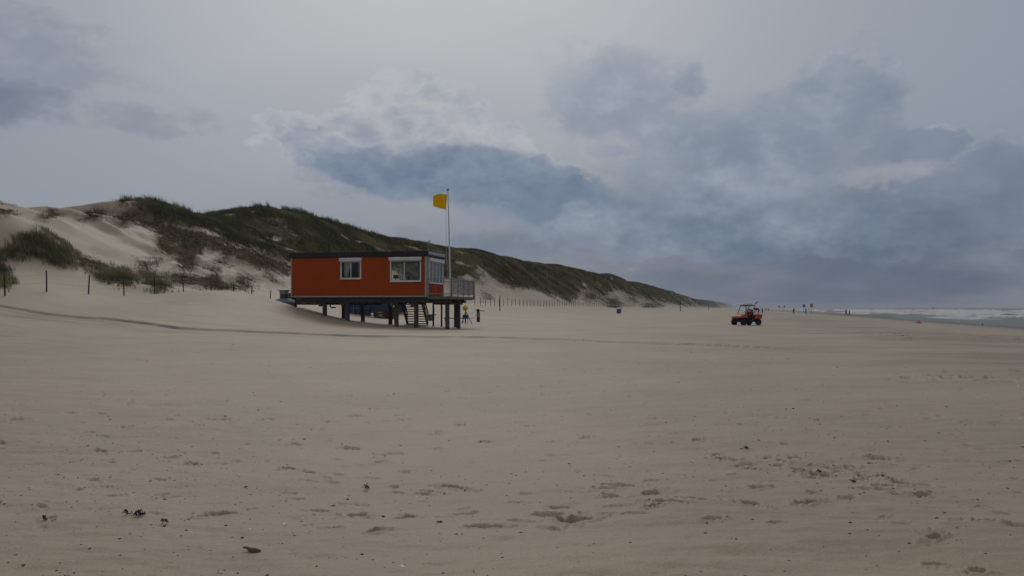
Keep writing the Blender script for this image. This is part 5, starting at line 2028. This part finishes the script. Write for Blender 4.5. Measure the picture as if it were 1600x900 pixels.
# low rail with the buoy stand
r = empty('low_rail', at(712, 77.0), 0, 'low dark horizontal rail on short legs under the deck', 'rail')
m = MB()
m.bar((-1.15, 0, 0.36), (1.05, 0.25, 0.36), 0.09)
m.build('bar', M_['stump'], r)
for k in (-1.0, 0.9):
    m = MB()
    m.bar((k, 0.13 + k * 0.11, -0.2), (k, 0.13 + k * 0.11, 0.31), 0.08)
    m.build('leg', M_['stump'], r)
r = empty('buoy_stand', at(727.5, 72.0), 0, 'three-legged dark stand carrying the yellow ball by the deck', 'stand')
m = MB()
m.tube([(0, 0, 1.2), (0, 0, -0.1)], 0.045, 8)
m.build('leg', M_['stump'], r)
for a in (R(-14), R(130)):
    m = MB()
    m.tube([(0.02, 0, 1.12), (0.62 * math.cos(a), 0.62 * math.sin(a), -0.05)], 0.035, 8)
    m.build('leg', M_['ropeblue'] if a < 0 else M_['stump'], r)
bo = empty('buoy', at(727.0, 72.0, 1.17), 0, 'round yellow buoy sitting on the three-legged stand', 'buoy')
m = MB()
m.ellip((0, 0, 0.24), (0.25, 0.25, 0.25), 20, 14)
m.build('float', M_['buoy'], bo, smooth=True)
m = MB()
m.lathe([(0.07, 0.47), (0.07, 0.53), (0.04, 0.55)], 12)
m.build('neck', M_['buoy'], bo, smooth=True)
r = empty('fish_box', at(727.3, 74.5, 0.38), R(8), 'blue plastic box behind the stand with the yellow buoy', 'box')
m = MB()
m.box(-0.26, 0.26, -0.18, 0.18, 0.0, 0.03)
for y in (-0.18, 0.155):
    m.box(-0.26, 0.26, y, y + 0.025, 0.032, 0.34)
for x in (-0.26, 0.235):
    m.box(x, x + 0.025, -0.153, 0.153, 0.032, 0.34)
m.build('body', M_['binblue'], r, bevel=0.008)
m = MB()
m.box(-0.28, 0.28, -0.2, 0.2, 0.342, 0.375)
m.build('rim', M_['binblue'], r, bevel=0.008)
m = MB()
for x in (-0.22, 0.22):
    m.box(x - 0.03, x + 0.03, -0.03, 0.03, -0.5, -0.001)
m.build('leg', M_['stump'], r)
# mooring stump with wound rope and a nailed plank
r = empty('mooring_stump', at(747.3, 80.0), 0, 'thick old wooden stump wound with pale rope right of the deck', 'stump')
m = MB()
m.tube([(0, 0, -0.3), (0.01, 0, 0.6), (-0.02, 0, 1.18), (-0.03, 0, 1.30)], [0.17, 0.165, 0.15, 0.11], 12)
m.build('timber', M_['stump'], r, smooth=True)
m = MB()
_h = []
for k in range(40):
    a = k * 0.55
    _h.append((0.18 * math.cos(a), 0.18 * math.sin(a), 0.45 + 0.011 * k))
m.tube(_h, 0.02, 6)
m.build('rope', M_['ropewhite'], r, smooth=True)
m = MB()
m.bar((-0.25, -0.16, 1.17), (0.62, -0.1, 1.08), 0.05, 0.07)
m.build('plank', M_['stump'], r)
A, B = Vector(at(734.0, 72.6, 0.42)), Vector(at(746.2, 79.6, 0.95))
m = MB()
m.tube([A.lerp(B, k / 12) + Vector((0, 0, -0.18 * math.sin(math.pi * k / 12))) for k in range(13)], 0.022, 6)
tag(m.build('rope', M_['ropeblue'], None, smooth=True), 'blue rope slung between the buoy stand and the stump', 'rope')

# ------------------------------------------------------------------ blue bin out on the sand
r = empty('waste_bin', at(967, 190.0), R(20), 'blue wheeled bin with its lid ajar alone on the far sand', 'bin')
m = MB()
m.poly([(-.36, -.34, .06), (.36, -.34, .06), (.36, .34, .06), (-.36, .34, .06), (-.46, -.42, 1.05), (.46, -.42, 1.05), (.46, .42, 1.05), (-.46, .42, 1.05)], [(3, 2, 1, 0), (4, 5, 6, 7), (0, 1, 5, 4), (1, 2, 6, 5), (2, 3, 7, 6), (3, 0, 4, 7)])
m.build('body', M_['binblue'], r, bevel=0.03)
m = MB()
M = Matrix.Translation((0, 0, 1.07)) @ Matrix.Rotation(R(-9), 4, 'Y')
m.box(-0.48, 0.75, -0.44, 0.44, 0.02, 0.09, 0, M)
m.build('lid', M_['black'], r, bevel=0.02)
for s in (-1, 1):
    m = MB()
    m.lathe([(0.1, -0.03), (0.1, 0.03)], 14, 0, Matrix.Translation((-0.3, s * 0.36, 0.1)) @ Matrix.Rotation(R(90), 4, 'X'))
    m.build('wheel', M_['rubber'], r)

# ------------------------------------------------------------------ sign boards on poles
def sign(px, Y, zc, w, h, mat, label, round_=False):
    p = at(px, Y)
    r = empty('sign', p, R(-10), label, 'sign')
    zc = zc - p[2]
    m = MB()
    m.tube([(0, 0, -0.4), (0, 0, zc + h / 2)], 0.06, 8)
    m.build('pole', M_['post'], r)
    m = MB()
    if round_:
        m.lathe([(w / 2, -0.02), (w / 2, 0.02)], 24, 0, Matrix.Translation((0, -0.085, zc)) @ Matrix.Rotation(R(90), 4, 'X'))
    else:
        m.box(-w / 2, w / 2, -0.105, -0.065, zc - h / 2, zc + h / 2)
    m.build('board', M_[mat], r, bevel=0.004)
    m = MB()
    m.box(-w * .3, w * .3, -0.063, -0.03, zc - 0.03, zc + 0.03)
    m.build('bracket', M_['galv'], r)


sign(1268, 320, 2.55, 1.05, 1.45, 'signorange', 'orange square sign board on a thin pole near the surf')
sign(1256, 330, 2.45, 0.95, 1.1, 'signgreen', 'dark grey-green sign board just left of the orange one')
sign(1217.3, 480, 2.35, 1.1, 1.1, 'signgrey', 'left one of two small grey round signs beyond the buggy', True)
sign(1225.4, 500, 2.4, 1.1, 1.1, 'signgrey', 'right one of two small grey round signs beyond the buggy', True)

# ------------------------------------------------------------------ small pink shelter, gull, boat
r = empty('beach_tent', at(1435, 98.0), R(20), 'tiny pink tent-shaped shelter on the sand near the waterline', 'tent')
m = MB()
V = []
n = 16
for i in range(n + 1):
    for k in range(n + 1):
        u, v = i / n * 2 - 1, k / n * 2 - 1
        q = min(1, max(abs(u), abs(v)))
        V.append((u * 0.38, v * 0.34, 0.34 * (1 - q) ** 0.85 + 0.02 * math.sin(u * 9) * (1 - q) - 0.02))
m.poly(V, [(i * (n + 1) + k, (i + 1) * (n + 1) + k, (i + 1) * (n + 1) + k + 1, i * (n + 1) + k + 1) for i in range(n) for k in range(n)])
o = m.build('cloth', M_['pink'], r, smooth=True, angle=50)
o.modifiers.new('thick', 'SOLIDIFY').thickness = 0.01
m = MB()
m.tube([(0, 0, -0.1), (0, 0, 0.36)], 0.012, 6)
m.build('pole', M_['galv'], r)

m = MB()
m.tube([(-0.22, 0, 0.17), (-0.12, 0, 0.20), (0.0, 0, 0.215), (0.10, 0, 0.235), (0.135, 0, 0.29), (0.16, 0, 0.335), (0.20, 0, 0.34), (0.26, 0, 0.325)], [0.012, 0.045, 0.075, 0.06, 0.035, 0.04, 0.03, 0.006], 12)
m.tube([(0.0, 0.03, 0.17), (0.01, 0.03, 0.08), (0.0, 0.03, 0.0), (0.05, 0.03, 0.0)], 0.008, 6)
m.tube([(0.0, -0.03, 0.17), (0.01, -0.03, 0.08), (0.0, -0.03, 0.0), (0.05, -0.03, 0.0)], 0.008, 6)
m.tube([(0.08, 0.065, 0.23), (-0.08, 0.075, 0.205), (-0.26, 0.03, 0.175)], [0.02, 0.03, 0.006], 8)
m.tube([(0.08, -0.065, 0.23), (-0.08, -0.075, 0.205), (-0.26, -0.03, 0.175)], [0.02, 0.03, 0.006], 8)
o = m.build('gull', M_['feather'], None, smooth=True, angle=180)
o.location = at(1535, 92.0)
o.rotation_euler = (0, 0, R(75))
tag(o, 'small dark gull standing at the edge of the wet sand', 'bird')

r = empty('fishing_boat', ((1458 - 800) / F * 2400, 2400, WATER), R(35), 'tiny dark fishing boat with a mast on the sea horizon', 'boat')
m = MB()
V, Fc = [], []
for i in range(13):
    u = i / 12
    w = 1.7 * math.sin(math.pi * (0.12 + 0.80 * u)) ** 0.6 if u < 0.98 else 0.1
    sh = 1.5 + 0.9 * (u - 0.35) ** 2 * 3
    for y, z in ((-w, sh), (-w * .8, 0.2), (0, -0.6), (w * .8, 0.2), (w, sh)):
        V.append((-5 + 10 * u, y, z))
for i in range(12):
    for k in range(4):
        Fc.append((i * 5 + k, i * 5 + k + 1, i * 5 + k + 6, i * 5 + k + 5))
    Fc.append((i * 5 + 4, i * 5, i * 5 + 5, i * 5 + 9))
Fc += [(0, 1, 2, 3, 4), (64, 63, 62, 61, 60)]
m.poly(V, Fc)
m.build('hull', M_['hull'], r)
m = MB()
m.box(-2.6, 0.2, -1.0, 1.0, 1.6, 3.8)
m.box(-2.9, 0.5, -1.15, 1.15, 3.8, 4.0)
m.build('wheelhouse', M_['signgrey'], r, bevel=0.05)
m = MB()
m.tube([(0.6, 0, 1.5), (0.6, 0, 8.5)], 0.12, 8)
m.tube([(0.6, 0, 7.5), (-4.2, 0, 4.5)], 0.07, 6)
m.build('mast', M_['galv'], r)

# ------------------------------------------------------------------ what the tide and the wind left on the sand
def beach_at(px, py):
    return on_ground(px, py, 3.4, 60)


def driftwood(px, py, label, L, r0, rz, mat='drift'):
    X, Y, Z = beach_at(px, py)
    m = MB()
    m.tube([(-L / 2, 0, 0.022), (-L * .30, 0.005, 0.022), (-L * .05, -0.005, 0.012), (L * .2, 0.0, 0.008), (L * .5, 0.005, 0.004)], [r0 * .35, r0 * .45, r0 * .9, r0 * 1.1, r0 * .6], 8)
    o = m.build('driftwood', M_[mat], None, smooth=True, angle=60)
    o.location = (X, Y, Z)
    o.rotation_euler = (0, 0, rz)
    return tag(o, label, 'driftwood')


driftwood(393, 862, 'short brown piece of driftwood lying near the lower edge of the sand', 0.125, 0.017, R(-14))
driftwood(1332, 753, 'thin black stick just below the right end of the footprints', 0.06, 0.008, R(-14), 'scrap')


def weed(px, py, label, n, R0, seed, group=None):
    g = random.Random(seed)
    X, Y, Z = beach_at(px, py)
    m = MB()
    for k in range(n):
        a = g.uniform(0, 6.28)
        r1 = R0 * g.random() ** 0.8
        x, y = r1 * math.cos(a) * 1.7, r1 * math.sin(a)
        b = g.uniform(0, 6.28)
        L = g.uniform(0.016, 0.042)
        z0 = 0.022 * math.exp(-(r1 / R0) ** 2 * 2)
        m.tube([(x, y, z0 + 0.002), (x + L * .5 * math.cos(b), y + L * .5 * math.sin(b), z0 + g.uniform(0.004, 0.03)), (x + L * math.cos(b + .5), y + L * math.sin(b + .5), 0.004 + z0 * .5)], [0.003, 0.005, 0.002], 5)
    o = m.build('seaweed', M_['weed'], None, smooth=True)
    o.location = (X, Y, Z)
    return tag(o, label, 'seaweed', group)


weed(217, 806, 'largest tangled clump of black seaweed on the open sand', 22, 0.022, 1)
weed(200, 804.5, 'small black strand of seaweed just left of the largest clump', 7, 0.012, 2)
weed(254, 818, 'two dark crumbs of seaweed just right of the largest clump', 6, 0.022, 3)
weed(70, 812, 'lone upright scrap of dark seaweed in the lower left sand', 6, 0.008, 4)
weed(573, 765, 'dark curl of seaweed midway between the hut and the lower edge', 7, 0.014, 5)
weed(1165, 702, 'dark scrap of seaweed at the left end of the line of footprints', 8, 0.02, 6)
weed(1280, 741, 'short black scrap of seaweed below the middle of the footprints', 6, 0.014, 7)


def litter(name, label, cat, n, mat, size, seed, spread='dark'):
    g = np.random.default_rng(seed)
    m = MB()
    k = 0
    while k < n:
        py = HOR + 14 + 420 * g.random() ** 0.8
        px = g.uniform(-120, 1720)
        dens = 0.35 + 0.65 * float(np.clip(1 - abs(px - 1280) / 330, 0, 1)) * float(np.clip(1 - abs(py - 660) / 130, 0, 1)) + 0.35 * (px < 500) * (py > 640)
        dens *= 0.45 if py > 790 else 1.0
        if g.random() > dens:
            continue
        X, Y = flat_at(px, py)
        if Y > 42 or st_of(X, Y)[1] < -30:
            continue
        Z = ground(X, Y)
        s = size * g.lognormal(0, 0.45) * (0.8 + Y / 22)
        a = g.uniform(0, 6.28)
        # a curled flake: bent strip with a raised middle
        dx, dy = math.cos(a), math.sin(a)
        w = s * g.uniform(0.25, 0.6)
        h = s * g.uniform(0.15, 0.5)
        P = [(-s, -w, -0.002), (-s, w, -0.002), (0, -w * 1.3, h), (0, w * 1.1, h * 0.8), (s * g.uniform(.5, 1.1), -w * .5, 0.0), (s, w * .4, h * .3)]
        V = [(X + u * dx - v * dy, Y + u * dy + v * dx, Z + z) for u, v, z in P]
        V += [(x, y, z - 0.004 - 0.12 * s) for x, y, z in V]
        m.poly(V, [(0, 2, 3, 1), (2, 4, 5, 3), (6, 7, 9, 8), (8, 9, 11, 10), (0, 6, 8, 2), (2, 8, 10, 4), (4, 10, 11, 5), (5, 11, 9, 3), (3, 9, 7, 1), (1, 7, 6, 0)])
        k += 1
    o = m.build(name, M_[mat], None)
    return tag(o, label, cat, kind='stuff')


litter('dark_debris', 'scattered dark crumbs of weed and wood on the sand', 'debris', 2600, 'scrap', 0.0066, 11)
litter('shell_debris', 'scattered bits of pale broken shell on the sand', 'debris', 90, 'shell', 0.009, 12)


# ------------------------------------------------------------------ sea haze: one closed box of thin, even air
def build_haze():
    m = MB()
    m.box(-3500, 3500, -800, 6500, -9.5, 26.0)
    mat = bpy.data.materials.new('sea_haze')
    mat.use_nodes = True
    N = NT(mat.node_tree)
    N.n.clear()
    v = N.node('ShaderNodeVolumePrincipled')
    v.inputs['Color'].default_value = (0.86, 0.89, 0.93, 1)
    v.inputs['Density'].default_value = HAZE
    v.inputs['Anisotropy'].default_value = 0.2
    o = N.node('ShaderNodeOutputMaterial')
    N.l.new(v.outputs[0], o.inputs['Volume'])
    b = m.build('haze', mat)
    tag(b, 'thin sea haze over the far beach', kind='stuff')


HAZE = 0.00015
build_haze()
